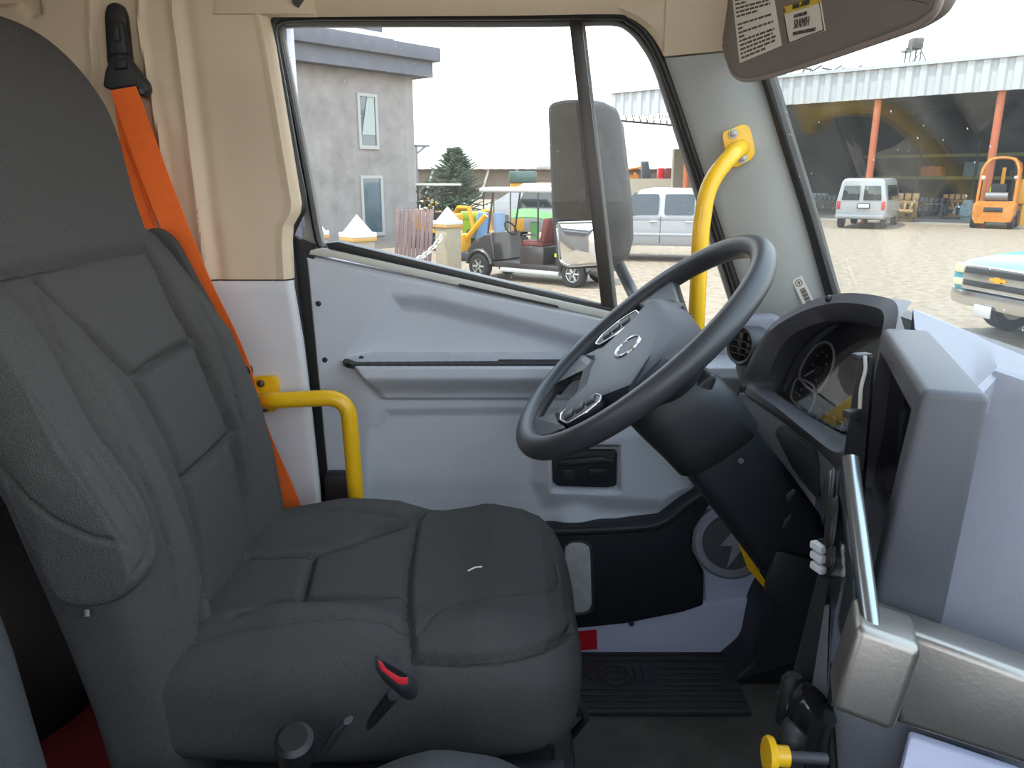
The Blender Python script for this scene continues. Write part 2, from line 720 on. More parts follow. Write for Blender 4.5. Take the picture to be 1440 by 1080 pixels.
def b_relief(px, py):
    h = np.zeros(px.shape)
    # long ribs and steps pressed in the moulding
    l1 = 243 + (py / 375.0) * 46
    d = px - l1
    h += 0.007 * np.exp(-((d) / 7.0) ** 2) - 0.004 * np.exp(-((d - 17) / 9.0) ** 2)
    l2 = 196 + np.clip(py - 40, 0, 400) / 340.0 * 62
    h += 0.006 * np.exp(-((px - l2) / 5.0) ** 2)
    l3 = 128 + np.clip(py - 40, -100, 400) / 340.0 * 10
    h += 0.004 * np.exp(-((px - l3) / 5.0) ** 2)
    h += np.where((px > l3) & (px < l2), -0.010, 0) * smooth((px - l3) / 8.0) * smooth((l2 - px) / 8.0)
    # scoop behind the head restraint
    h -= 0.012 * soft_poly(px, py, [(-120, -90), (48, -90), (62, 22), (40, 30), (20, 12), (-120, 10)], 10)
    # rolled edge along the door seal
    xr = np.interp(py, ey, ex)
    h -= 0.012 * smooth((px - (xr - 10)) / 10.0) ** 2
    h += 0.003 * np.exp(-((px - xr + 10) / 4.0) ** 2)
    return h


bp_ = sheet_px(120, 110, b_xy, YP, b_relief, 0.02)
bp_.prism(pl([(300, -70), (441, -70), (441, 20), (300, 20)], YP - 0.004), (0, 0.03, 0), 0.004)
struct('wall_right', bp_, M_BEIGE, 'beige moulded pillar trim behind the driver door', 'wall')
g = G()
for q in ((1262 / 3, 0),):
    g.cyl(P(q[0], q[1], YP - 0.006), P(q[0], q[1], YP - 0.002), 0.0125, 18)
tag(obj('blanking_plug', g, M_SEAL, base=P(421, 0, YP)), 'dark round plug set in beige trim above the window corner', 'plug')

# ---- lower B pillar trim
lx = [(394, 409), (480, 424), (560, 434), (690, 448), (790, 455)]
ly_, lx_ = np.array([e[0] for e in lx], float), np.array([e[1] for e in lx], float)


def lb_xy(u, v):
    py = 395.5 + v * 400
    return 240 + u * (np.interp(py, ly_, lx_) - 240), py


def lb_relief(px, py):
    h = 0.0 * px + 0.003
    h -= 0.008 * smooth((398.0 - py) / 4.0)
    xr = np.interp(py, ly_, lx_)
    return h - 0.008 * smooth((px - xr + 7) / 7.0) ** 2


struct('trim_1', sheet_px(50, 50, lb_xy, YP, lb_relief, 0.012), M_GREY,
       'light grey lower pillar trim beside the seat', 'trim')
# outer skin of the cab side, behind and below the trims
g = G()
g.box((-0.72, 1.56, 1.85), (0.60, 0.05, 1.5))
struct('wall_side', g, M_PAINT, 'painted cab side behind the pillar trim', 'wall')

# ---- header above the door
HX = [(-80, 0)]
hdr_low = [(441, 24), (560, 23), (720, 22), (860, 20), (885, 25), (908, 40), (925, 62), (934, 79)]
g = G()
bot = catmull([Vector((a, b, 0)) for a, b in hdr_low], 5)
A = []
for k, q in enumerate(bot):
    tx = 441 + (1040 - 441) * (k / (len(bot) - 1)) ** 0.9
    row = []
    for j, s in enumerate(np.linspace(0, 1, 14)):
        px = q.x + (tx - q.x) * s
        py = q.y + (-120 - q.y) * s
        Y = 1.45 - 0.10 * s ** 1.5
        if s < 0.08:
            Y += 0.010 * (1 - s / 0.08)
        row.append(P(px, py, Y))
    A.append(row)
g.sheet(A, (0, 0.05, 0.01))
struct('trim_2', g, M_BEIGE, 'beige header trim above the driver window', 'trim')
# corner piece between the header, pillar and windscreen
g = G()
g.sheet([[P(934 + (1075 - 934) * s + 6 * r, 79 + (66 - 79) * s - 170 * r, 1.452 - 0.07 * s - 0.05 * r) for r in np.linspace(0, 1, 8)]
         for s in np.linspace(0, 1, 12)], (0.01, 0.05, 0))
struct('trim_3', g, M_BEIGE, 'beige roof corner trim over the windscreen pillar', 'trim')

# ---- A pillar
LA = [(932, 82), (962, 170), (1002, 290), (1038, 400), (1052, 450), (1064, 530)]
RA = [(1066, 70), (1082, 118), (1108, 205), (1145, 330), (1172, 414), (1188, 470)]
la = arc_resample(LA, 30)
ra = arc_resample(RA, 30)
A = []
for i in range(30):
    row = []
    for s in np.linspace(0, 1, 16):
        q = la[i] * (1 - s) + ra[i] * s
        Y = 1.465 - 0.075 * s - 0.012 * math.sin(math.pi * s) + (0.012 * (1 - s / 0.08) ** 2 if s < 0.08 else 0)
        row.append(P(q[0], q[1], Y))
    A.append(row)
struct('trim_4', G().sheet(A, (0.015, 0.04, 0)), mat('shaded_pillar_plastic', (172, 175, 173), 0.55, bump=0.25, bscale=900), 'light grey windscreen pillar trim', 'trim')  # darker copy of the grey trim plastic, the pillar's shade put into its colour

# ---- driver door
g_door = None
TL, TR, BR, BL = (428, 360), (1040, 486), (1012, 775), (468, 775)


def d_xy(u, v):
    xl = TL[0] + (BL[0] - TL[0]) * v
    yl = TL[1] + (BL[1] - TL[1]) * v
    xr = TR[0] + (BR[0] - TR[0]) * v
    yr = TR[1] + (BR[1] - TR[1]) * v
    return xl + (xr - xl) * u, yl + (yr - yl) * u


def d_relief(px, py):
    h = np.zeros(px.shape)
    # elbow scoop above the ledge
    scoop = soft_poly(px, py, [(476, 508), (548, 410), (600, 412), (700, 436), (860, 480), (1050, 490), (1050, 560), (470, 560)], 34)
    h -= 0.030 * scoop * (1 - smooth((py - 499) / 6.0))
    # the ledge: a shelf that juts out and a face that rolls back under it
    lf = smooth((px - (486 + np.clip(py - 505, 0, 60) * 0.75)) / 22.0)
    shelf = smooth((py - 500) / 9.0) * (1 - smooth((py - 521) / 36.0) ** 0.8)
    h += 0.045 * shelf * lf
    h += 0.012 * smooth((py - 500) / 9.0) * lf * (1 - smooth((py - 556) / 7.0))
    # large shallow field under the ledge
    fld = soft_poly(px, py, [(512, 640), (517, 600), (540, 573), (700, 571), (1060, 571), (1060, 800), (505, 800)], 16)
    h -= 0.010 * fld
    # the pull handle bulge low down at the front
    blg = soft_poly(px, py, [(752, 600), (990, 560), (1000, 700), (930, 728), (760, 718), (742, 680)], 34)
    h += 0.030 * blg
    rec = soft_poly(px, py, [(770, 620), (872, 620), (874, 688), (860, 692), (772, 690)], 10)
    h -= 0.022 * rec
    # foot of the panel swells towards the cab
    h += 0.030 * smooth((py - 690) / 60.0)
    # soft dome above the pocket
    h += 0.016 * np.exp(-(((px - 806) / 26.0) ** 2 + ((py - 728) / 20.0) ** 2) ** 1.6)
    # rolled outer edge
    ed = np.minimum(px - (428 + (py - 360) * 0.096), (py - (360 + (px - 428) * 0.206)))
    h -= 0.010 * (1 - smooth(ed / 6.0)) ** 2
    return h


door = sheet_px(260, 190, d_xy, YDR, d_relief, 0.045)
door_o = struct('door_1', door, M_DOOR, 'grey driver door with moulded inner panel, ledge and window', 'door')


def dpart(name, g, m, label=None, parent=None):
    o = obj(name, g, m, parent or door_o)
    if label:
        o['label'] = label
    return o


# rubber mat on the ledge
g = G()
A = []
for x in np.linspace(489, 830, 44):
    e = min(1, math.sqrt(max(0.0, (x - 488) / 16)))
    c = P(x, 500.5 - 0.002 * (x - 489), 1.53)
    row = []
    for s in np.linspace(0, 1, 7):
        Y = 1.490 + (s - 0.5) * 0.076 * e
        row.append(Vector((c.x * (1 - (1 - s) * 0.0), Y, c.z + 0.001)))
    A.append(row)
g.sheet(A, (0, 0, -0.009))
dpart('ledge_mat', g, M_BLACK, 'black rubber strip on the ledge')
dpart('ledge_screw', G().ball(P(508, 503, YDR - 0.005), (0.005, 0.005, 0.004)), M_BLACK)
q = P(745, 501, 1.53)
dpart('ledge_slot', G().box((q.x, 1.487, q.z + 0.002), (0.13, 0.02, 0.003), bev=0.001), M_SEAL)
# two screw caps at the hinge edge
for q in ((448, 427), (457, 506)):
    dpart('screw_cap', G().lathe([(0.0055, 0), (0.0055, 0.002), (0.003, 0.004)], P(q[0], q[1], YDR), (0, -1, 0), 14), M_SEAL)
# sill ledge and weather strip at the foot of the window
sill = [(436, 352), (452, 349), (846, 436), (990, 470), (1040, 481), (1036, 496), (990, 480), (846, 447), (470, 363), (434, 358)]
dpart('window_sill', G().prism(pl(sill, YDR + 0.002), (0, 0.05, 0), 0.003), mat('pale_sill', (196, 194, 186), 0.45), 'pale window sill')
ws = [(458, 342), (475, 340), (846, 430), (1000, 468), (1036, 478), (1036, 484), (1000, 477), (846, 440), (462, 350)]
dpart('weather_strip', G().prism(pl(ws, YDR + 0.012), (0, 0.04, 0), 0.002), M_SEAL, 'black weather strip')
g = G().prism(pl([(645, 399), (785, 430), (786, 433), (645, 403)], YDR - 0.0005), (0, 0.004, 0))
dpart('sill_slot', g, M_SEAL)
# window frame: channel round the glass
fr_path = [(462, 352), (452, 338), (440, 275), (424, 190), (408, 110), (397, 55), (397, 40), (410, 34), (560, 33), (700, 33),
           (800, 32), (862, 31), (885, 40), (905, 62), (925, 100), (956, 195), (990, 300), (1022, 400), (1042, 462)]
fp = catmull([P(x, y, 1.535) for x, y in fr_path], 6)
dpart('window_channel', G().tube(fp, 0.0072, 10), M_CHAN, 'grey glass channel')
fp2 = catmull([P(x - 5 * (1 if i < 7 else 0) + (5 if i > 11 else 0), y - (5 if 6 <= i <= 11 else 0), 1.52) for i, (x, y) in enumerate(fr_path)], 6)
dpart('channel_lip', G().tube(fp2, 0.006, 8), M_SEAL)
# door frame behind: painted, closes the gap between seal and channel
A = []
outer = [(412, 366), (426, 345), (426, 285), (405, 190), (388, 100), (376, 45), (380, 22), (400, 14), (560, 12), (700, 12),
         (800, 11), (868, 12), (896, 22), (920, 48), (940, 92), (972, 190), (1006, 296), (1040, 400), (1060, 470)]
oi = catmull([P(x, y, 1.548) for x, y in outer], 5)
ii = catmull([P(x, y, 1.548) for x, y in fr_path], 5)
dpart('window_frame', G().sheet([[a.lerp(b, s) for s in np.linspace(0, 1, 4)] for a, b in zip(oi, ii)], (0, 0.025, 0)),
      mat('door_frame_paint', (176, 172, 160), 0.4), 'painted window frame')
# divider post between the two panes
dpart('divider_post', G().hexa([P(848, 452, 1.515), P(866, 452, 1.515), P(866, 452, 1.56), P(848, 452, 1.56),
                                P(800, 26, 1.515), P(818, 26, 1.515), P(818, 26, 1.56), P(800, 26, 1.56)], 0.003),
      mat('divider_black', (58, 52, 48), 0.4), 'dark post between the panes')
dpart('divider_bead', G().hexa([P(866, 452, 1.53), P(871, 452, 1.53), P(871, 452, 1.56), P(866, 452, 1.56),
                                P(818, 26, 1.53), P(822, 26, 1.53), P(822, 26, 1.56), P(818, 26, 1.56)], 0.001), M_CHAN)
# glass
M_SIDEGLASS = glass_mat('side_glass', (0.95, 0.96, 0.95), dust=0.022, dust_scale=14, specks=60, fresnel=1.16)
pane = [(448, 350), (395, 45), (400, 33), (808, 31), (858, 450)]
g = G().prism(pl(pane, 1.545), (0, 0.004, 0))
pn = struct('window_1', g, M_SIDEGLASS, 'large dusty pane of the driver door window', 'window')
pane2 = [(858, 450), (812, 31), (872, 31), (905, 58), (930, 105), (1046, 475)]
g = G().prism(pl(pane2, 1.547), (0, 0.004, 0))
struct('window_2', g, M_SIDEGLASS, 'narrow quarter pane of the driver door', 'window')

# handle pocket
g = G()
bx = [(776, 634), (868, 634), (867, 683), (855, 686), (785, 684), (777, 678)]
g.prism(round_poly(pl(bx, YDR - 0.010), 0.006), (0, 0.03, 0), 0.002)
hp = dpart('handle_pocket', g, M_POCKET, 'black door pull recess')
g = G().tube(fillet([P(784, 652, YDR - 0.012), P(800, 650, YDR - 0.022), P(845, 646, YDR - 0.022), P(860, 650, YDR - 0.012)], 0.02), 0.008, 10)
g.box(P(800, 668, YDR - 0.012), (0.025, 0.006, 0.028), bev=0.002)
g.box(P(840, 664, YDR - 0.014), (0.040, 0.008, 0.018), bev=0.002)
obj('door_pull', g, M_BLACK, hp)
# lower pocket
lowp = [(745, 748), (780, 744), (870, 742), (930, 735), (968, 706), (996, 686), (1003, 692), (1000, 708), (975, 742), (972, 775),
        (990, 805), (990, 852), (960, 862), (880, 878), (800, 886), (720, 892), (700, 760)]
g = G().prism(round_poly(pl(lowp, YDR - 0.055), 0.008, 3), (0, 0.07, 0), 0.006, 3)
lp = dpart('lower_pocket', g, M_POCKET, 'black door map pocket')
g = G().tube(catmull([P(x, y, YDR - 0.055) for x, y in [(740, 748), (800, 747), (870, 744), (928, 737), (966, 709), (998, 689)]], 6), 0.009, 10)
obj('pocket_rim', g, M_POCKET, lp)
g = G()
cap = [(793, 775), (797, 766), (805, 762), (818, 762), (827, 766), (831, 776), (833, 850), (828, 860), (818, 863), (800, 863), (793, 850)]
g.prism(round_poly(pl(cap, YDR - 0.060), 0.006), (0, 0.014, 0), 0.004, 3)
lo = obj('door_lamp', g, M_LENS, lp)
lo['label'] = 'oval clear door lamp'
rim = [P(x, y, YDR - 0.057) for x, y in cap]
obj('lamp_rim', G().tube(catmull(rim, 4, True), 0.003, 8, True), M_BLACK2, lp)
dpart('pocket_screw', G().ball(P(888, 877, YDR - 0.058), 0.006), M_BLACK)
# dark block at the hinge foot
dpart('check_strap_cover', G().box(P(478, 688, 1.47), (0.055, 0.04, 0.075), bev=0.006), M_BLACK, 'black block near the lock edge')

# ---- door aperture seal
seal = [(452, 800), (450, 720), (440, 640), (428, 520), (417, 430), (408, 352), (409, 328), (419, 305), (426, 285), (414, 220), (398, 130),
        (385, 60), (384, 38), (394, 27), (430, 23), (560, 22.5), (700, 22), (860, 21), (886, 28), (908, 46), (926, 76), (948, 132), (968, 192), (1000, 288),
        (1034, 396), (1052, 452), (1062, 520)]
g = G().tube(catmull([P(x, y, 1.478) for x, y in seal], 6), 0.0085, 12)
tag(struct('trim_5', g, M_SEAL), 'thick black rubber seal around the driver door opening', 'seal')
# second, darker face of the lock pillar beside the seal
g = G().prism(pl([(380, 318), (440, 345), (488, 800), (415, 800)], 1.505), (0, 0.02, 0))
struct('trim_6', g, M_SEAL, 'black strip of the door lock edge', 'trim')

struct('trim_9', G().box((0.60, 1.53, 1.48), (0.30, 0.03, 0.70)), M_BLACK2, 'inner cab side ahead of the door', 'trim')
# ---- windscreen
def ws_x(z):
    return 0.584 - (z - 1.95) * 0.43


M_WS = glass_mat('windscreen_glass', (0.93, 0.95, 0.93), dust=0.035, dust_scale=9, specks=34, fresnel=1.2)
g = G()
g.prism([(ws_x(1.9), -0.62, 1.9), (ws_x(1.9), 1.40, 1.9), (ws_x(2.6), 1.40, 2.6), (ws_x(2.6), -0.62, 2.6)], (0.005, 0, 0.002))
struct('window_3', g, M_WS, 'dusty windscreen over the dashboard', 'window')
wsl = [(1066, 80), (1082, 112), (1104, 185), (1140, 302), (1166, 395), (1180, 440)]
wp = catmull([P(x, y, 1.385) for x, y in wsl], 6)
struct('trim_7', G().tube(wp, 0.0135, 10), M_SEAL, 'black windscreen edge strip along the pillar', 'trim')

# barcode sticker on the pillar
o_ = P(1131, 411, 1.400)
ey_ = (P(1122, 392, 1.405) - P(1140, 430, 1.39)).normalized()
ex_ = Vector((0.75, -0.55, 0.1)).normalized()
nz = ex_.cross(ey_).normalized()
if nz.y > 0:
    nz = -nz
ex_ = ey_.cross(nz).normalized()
t_ = thing('barcode_sticker', 'small silver barcode sticker on the windscreen pillar', 'sticker', o_)
R3 = Matrix((ex_, ey_, nz)).transposed()
obj('label_sheet', G().box(o_ + nz * 0.004, (0.020, 0.060, 0.0012), R3), M_PAPER, t_)
g = G()
for k in range(14):
    y = -0.024 + k * 0.0024
    g.box(o_ + nz * 0.0048 + ey_ * y + ex_ * 0.001, (0.010, 0.0010 + 0.0006 * (k % 3), 0.0006), R3)
g.tube([o_ + nz * 0.005 + ey_ * (0.020 + 0.006 * math.sin(a)) + ex_ * (0.006 * math.cos(a)) for a in np.linspace(0, 2 * math.pi, 20)[:-1]], 0.0006, 5, True)
g.prism([o_ + nz * 0.0046 + ey_ * (0.020 + b) + ex_ * a for a, b in [(0.001, 0.005), (-0.003, 0.0), (0.0, 0.0), (-0.001, -0.005), (0.003, 0.001), (0.0, 0.001)]], nz * 0.0005)
obj('barcode', g, M_INK, t_)

# ---- sill wall, front foot panel and scuff plate
g = G()
sw = [(800, 882), (880, 872), (990, 850), (1096, 836), (1090, 870), (1064, 918), (1062, 921), (790, 934), (780, 890)]
g.prism(pl(sw, 1.455), (0, 0.05, 0), 0.004)
struct('baseboard_right', g, M_PAINT, 'painted grey sill under the driver door', 'sill')
g = G().prism(pl([(800, 889), (839, 886), (840, 913), (800, 916)], 1.452), (0, 0.002, 0))
tag(obj('red_sticker', g, mat('red_sticker_vinyl', (206, 24, 40), 0.5), base=P(820, 916, 1.452)), 'small square red sticker on the grey sill', 'sticker')

# round cover with a bolt mark
cc = P(1027, 762, 1.44)
axv = Vector((-0.12, -0.97, 0.2)).normalized()
t_ = thing('foot_panel', 'grey foot panel with round dark cover and arrow mark', 'panel', P(1020, 855, 1.46))
fpz = [(972, 770), (985, 735), (1010, 705), (1060, 690), (1130, 700), (1150, 830), (1108, 850), (992, 856), (990, 805)]
obj('panel_shell', G().prism(round_poly(pl(fpz, 1.462), 0.01), (0, 0.05, 0), 0.006), M_PAINT, t_)
rr = 0.078
obj('cover_ring', G().lathe([(rr, -0.02), (rr, 0.004), (rr - 0.006, 0.010), (rr - 0.018, 0.011), (rr - 0.022, 0.006), (0.0, 0.006)], cc, axv, 48), M_DASH, t_)
obj('cover_disc', G().lathe([(rr - 0.022, 0.004), (rr - 0.022, 0.009), (0.0, 0.009)], cc, axv, 48), M_BLACK2, t_)
u1 = Vector((1, 0, 0)) - axv * axv.x
u1.normalize()
u2 = axv.cross(u1)
if u2.z < 0:
    u2 = -u2
bolt = [(-0.008, -0.054), (0.003, -0.006), (-0.022, -0.006), (0.012, 0.036), (0.030, 0.040), (0.036, 0.010), (0.022, -0.012)]
obj('arrow_mark', G().prism([cc + axv * 0.009 + u1 * a + u2 * b for a, b in bolt], axv * 0.002), M_DASH, t_)
obj('gold_tab', G().prism(pl([(1034, 752), (1040, 752), (1062, 795), (1086, 832), (1080, 833), (1052, 800)], 1.40), (0, 0.01, 0)), M_YELLOW, t_)
# beige post foot in the gap beside the column
struct('trim_8', G().prism(pl([(940, 640), (1000, 600), (1100, 690), (1060, 760), (1010, 712), (985, 690)], 1.47), (0, 0.04, 0)), M_BEIGE,
       'beige pillar foot behind the steering column', 'trim')
# wheel arch hump at the front of the floor
g = G().prism(round_poly([P(1072, 870, 1.36), P(1090, 835, 1.36), P(1140, 820, 1.36), P(1300, 880, 1.36), Vector((0.72, 1.36, ZF + 0.001)), Vector((0.445, 1.36, ZF + 0.001)), P(1060, 930, 1.36)], 0.02),
              (0, 0.12, 0), 0.012, 3)
tag(obj('accelerator_housing', g, M_POCKET, base=P(1100, 930, 1.36)), 'black rounded housing on the floor beyond the column', 'housing')

# scuff plate with raised letters
t_ = thing('scuff_plate', 'black ribbed step plate with raised letters on the floor edge', 'plate', (0.27, 1.36, ZF))
x0, x1 = 0.105, 0.47
g = G().box(((x0 + x1) / 2, 1.36, ZF + 0.006), (x1 - x0, 0.19, 0.012), bev=0.004)
for k, y in enumerate((1.278, 1.296, 1.314, 1.332)):
    g.box(((x0 + x1) / 2, y, ZF + 0.013), (x1 - x0 - 0.01, 0.006, 0.006), bev=0.002)
for y in (1.43, 1.452):
    g.box(((x0 + x1) / 2, y, ZF + 0.013), (x1 - x0 - 0.01, 0.005, 0.005), bev=0.002)
for k, y in enumerate((1.345, 1.365, 1.385, 1.405)):
    g.box((0.375, y, ZF + 0.013), (0.13, 0.006, 0.005), bev=0.002)
obj('plate', g, M_SCUFF, t_)
g = G()
place_text(g, 'N', 0.075, (0.150, 1.380, ZF + 0.012), (1, 0, 0), (0, 1, 0), 0.004)
place_text(g, 'I', 0.075, (0.278, 1.380, ZF + 0.012), (-1, 0, 0), (0, -1, 0), 0.004)
g.box((0.262, 1.38, ZF + 0.013), (0.006, 0.05, 0.006))
g.tube([Vector((0.216 + 0.030 * math.cos(a), 1.38 + 0.032 * math.sin(a), ZF + 0.013)) for a in np.linspace(0, 2 * math.pi, 40)[:-1]], 0.0035, 8, True)
g.tube([Vector((0.216 + 0.018 * math.cos(a), 1.38 + 0.016 * math.sin(a), ZF + 0.013)) for a in np.linspace(0, 2 * math.pi, 30)[:-1]], 0.003, 8, True)
obj('raised_lettering', g, M_SCUFF, t_)

# ---- belt: slider, guide and webbing
t_ = thing('seat_belt', 'orange seat belt running down from a black slider on the pillar', 'seat belt', P(172, 60, YP))
sl = [(146, 20), (150, 6), (160, 2), (170, 6), (176, 20), (184, 92), (150, 92)]
obj('slider_track', G().prism(round_poly(pl(sl, YP - 0.004), 0.008), (0, 0.02, 0), 0.003), M_SEAL, t_)
g = G()
g.prism(round_poly(pl([(150, 30), (172, 30), (178, 76), (152, 76)], YP - 0.018), 0.005), (0, 0.018, 0), 0.004)
g.prism(round_poly(pl([(156, 36), (166, 36), (168, 58), (158, 58)], YP - 0.024), 0.003), (0, 0.008, 0), 0.002)
obj('height_adjuster', g, M_BLACK, t_)
g = G()
g.prism(round_poly(pl([(155, 78), (168, 72), (180, 82), (206, 116), (209, 128), (202, 138), (192, 132), (190, 122), (155, 127), (143, 122), (146, 100)], YP - 0.040), 0.006), (0, 0.022, 0), 0.006, 3)
g.prism(round_poly(pl([(160, 82), (174, 82), (178, 96), (158, 98)], YP - 0.048), 0.004), (0, 0.012, 0), 0.004)
gl = obj('belt_guide', g, M_BLACK, t_)
obj('guide_bolt', G().cyl(P(199, 128, YP - 0.043), P(199, 128, YP - 0.036), 0.0045, 14), M_BLACK2, gl)


def ribbon(pairs, th=0.0016, sub=6):
    L = catmull([p[0] for p in pairs], sub)
    R = catmull([p[1] for p in pairs], sub)
    A = [[l.lerp(r, s) for s in np.linspace(0, 1, 7)] for l, r in zip(L, R)]
    return G().sheet(A, (0, th, 0))


w1 = [(P(155, 127, 1.40), P(191, 121, 1.396)), (P(200, 255, 1.385), P(243, 262, 1.38)), (P(255, 385, 1.372), P(292, 385, 1.365)),
      (P(316, 500, 1.362), P(346, 500, 1.355)), (P(352, 600, 1.352), P(376, 600, 1.345)), (P(384, 712, 1.345), P(419, 700, 1.338)), (P(402, 780, 1.34), P(440, 770, 1.335))]
obj('webbing', ribbon(w1), M_ORANGE, t_)
w2 = [(P(158, 129, 1.408), P(172, 127, 1.406)), (P(170, 210, 1.405), P(196, 215, 1.403)), (P(185, 320, 1.40), P(222, 322, 1.398)), (P(205, 420, 1.40), P(262, 420, 1.40)), (P(240, 560, 1.40), P(300, 560, 1.40))]
o2 = obj('return_webbing', ribbon(w2), M_ORANGE, t_)
obj('stitch_line', G().tube([P(176, 200, 1.398), P(217, 318, 1.391)], 0.0007, 6), mat('orange_stitch', (205, 74, 26), 0.8), t_)

# ---- seats


def superring(x0, x1, W, yc, ex, n=160, front=None):
    """Closed cross-section in (x, y): depth from x0 (rear) to x1 (front), half width W."""
    th = np.linspace(0, 2 * math.pi, 2400, endpoint=False)
    c, s = np.cos(th), np.sin(th)
    y = W * np.sign(c) * np.abs(c) ** (2 / ex)
    x = (x0 + x1) / 2 + (x1 - x0) / 2 * np.sign(s) * np.abs(s) ** (2 / ex)
    if front is not None:
        x = x + np.where(s > 0, front(y / W) * np.abs(s) ** 0.5, 0)
    q = arc_resample(np.stack([x, y], 1), n, True)
    return q


BX = np.array([1.20, 1.42, 1.50, 1.60, 1.70, 1.79, 1.90, 1.967, 2.02, 2.06, 2.10])
BXF = np.array([-0.395, -0.415, -0.42, -0.435, -0.452, -0.468, -0.502, -0.530, -0.552, -0.568, -0.582])


def back_x(z):
    return np.interp(z, BX, BXF)


def make_backrest(yc, dx=0.0):
    g = G()
    rings = []
    zs = np.r_[np.linspace(1.20, 2.0, 180), np.linspace(2.004, 2.085, 30)]
    for z in zs:
        W = np.interp(z, [1.20, 1.5, 1.6, 1.75, 1.9, 1.98, 2.03, 2.06, 2.075, 2.085], [0.245, 0.245, 0.250, 0.262, 0.270, 0.262, 0.243, 0.215, 0.185, 0.15])
        T = np.interp(z, [1.36, 1.5, 1.9, 2.03, 2.085], [0.12, 0.13, 0.13, 0.11, 0.05])
        b = np.interp(z, [1.36, 1.5, 1.7, 1.9, 2.0, 2.06], [0.025, 0.035, 0.046, 0.040, 0.016, 0.0])
        xf = back_x(z) + dx

        def fr(w):
            a = np.abs(w)
            return b * smooth((a - 0.42) / 0.24) * (1 - 0.55 * smooth((a - 0.72) / 0.28))
        q = superring(xf - T, xf, W, yc, 4.2, 300, fr)
        rings.append([Vector((p[0], yc + p[1], z)) for p in q])
    g.loft(rings)
    return g


def make_headrest(yc, dx=0.0):
    g = G()
    rings = []
    zs = np.r_[np.linspace(2.035, 2.25, 50), 2.35 - 0.10 * (1 - np.sin(np.linspace(0, math.pi / 2, 40))) ** 1.3]
    for z in zs:
        W = np.interp(z, [2.03, 2.07, 2.14, 2.20, 2.25], [0.192, 0.187, 0.177, 0.170, 0.160])
        f = 1.0
        if z > 2.20:
            f = math.sqrt(max(0.0, 1 - ((z - 2.20) / 0.1505) ** 2)) ** 0.8
        T = np.interp(z, [2.03, 2.06, 2.2, 2.35], [0.08, 0.115, 0.12, 0.12])
        xc = np.interp(z, [2.03, 2.06, 2.12, 2.25, 2.35], [-0.608, -0.615, -0.626, -0.638, -0.665]) + dx
        q = superring(xc - T / 2 * f, xc + T / 2 * f, max(W * f, 0.004), yc, 3.2, 200)
        rings.append([Vector((p[0], yc + p[1], z)) for p in q])
    g.loft(rings)
    return g


def cush_top(x):
    return np.interp(x, [-0.47, -0.40, -0.25, -0.12, -0.07, -0.03, 0.02, 0.05, 0.075, 0.09, 0.10], [1.565, 1.572, 1.577, 1.572, 1.574, 1.580, 1.577, 1.568, 1.548, 1.522, 1.49])


def make_cushion(yc, dx=0.0, x0=-0.47, x1=0.10, low=1.40, rearbol=1.0, sag=0.0):
    g = G()
    xs = np.r_[np.linspace(x0, 0.02, 130), 0.02 + 0.08 * np.sin(np.linspace(0.03, math.pi / 2, 40))]
    rings = []
    for x in xs:
        zt = cush_top(x) - sag * float(smooth((-0.06 - x) / 0.16))
        zb = np.interp(x, [-0.47, -0.2, 0.04, 0.10], [low, low, low + 0.02, 1.475])
        if x > 0.05:
            k = (x - 0.05) / 0.05
            zb = low + 0.02 + 0.055 * (1 - math.sqrt(max(0, 1 - k * k)))
        W = np.interp(x, [-0.47, -0.3, -0.15, -0.12, -0.05, 0.02], [0.235, 0.248, 0.246, 0.246, 0.252, 0.248])
        if x > -0.02:
            k = (x + 0.02) / 0.121
            W = 0.25 * (1 - k ** 2.6) ** (1 / 2.6) * 0.55 + 0.25 * 0.45 * (1 - k ** 6) ** (1 / 6)
        bol = np.interp(x, [-0.47, -0.42, -0.30, -0.20, -0.145, -0.12, -0.05, 0.03], [0.0, 0.02, 0.038, 0.034, 0.014, 0.014, 0.022, 0.005])

        if x < -0.12:
            bol *= rearbol

        def fr(w):
            a = np.abs(w)
            return bol * smooth((a - 0.40) / 0.28) * (1 - 0.5 * smooth((a - 0.72) / 0.28)) - 0.006 * np.exp(-(w / 0.3) ** 2)
        q = superring(zb, zt, W, yc, 5.0, 300, fr)
        rings.append([Vector((x + dx, yc + p[1], p[0])) for p in q])
    g.loft(rings)
    return g


YC = 1.05
seat = thing('driver_seat', 'black fabric driver seat with folded side armrest', 'seat', (-0.2, YC, ZF))
bk = make_backrest(YC)
L = lambda pix, dep=0.006, wid=0.005: (dep, wid, project(bk, pix))
pix_lines = [
    [(0, 385), (50, 376), (100, 366), (148, 354), (205, 347)],
    [(38, 374), (62, 400), (100, 440), (150, 490), (190, 530), (215, 570), (242, 625), (265, 690), (283, 760), (290, 820), (288, 890)],
    [(203, 345), (225, 380), (246, 430), (276, 480), (300, 540), (322, 590), (335, 640), (346, 700)],
    [(192, 530), (214, 512), (245, 492), (277, 478)],
    [(262, 672), (290, 648), (318, 620), (332, 606)],
]
ridge_lines = [[(48, 376), (55, 420), (80, 480), (120, 520), (150, 565), (180, 620), (210, 690), (238, 770), (250, 850)],
               [(276, 415), (305, 470), (328, 540), (345, 610), (352, 680)]]
lines = [L(p, 0.014, 0.0065) for p in pix_lines] + [L(p, 0.004, 0.003) for p in ridge_lines]
bk = seams(bk, [l for l in lines if len(l[2]) > 1])
o_back = obj('backrest', bk, M_FABRIC, seat, angle=60)
hd = make_headrest(YC)
obj('headrest', hd, M_FABRIC, seat, angle=60)
cu = make_cushion(YC)
L = lambda pix, dep=0.006, wid=0.005: (dep, wid, project(cu, pix))
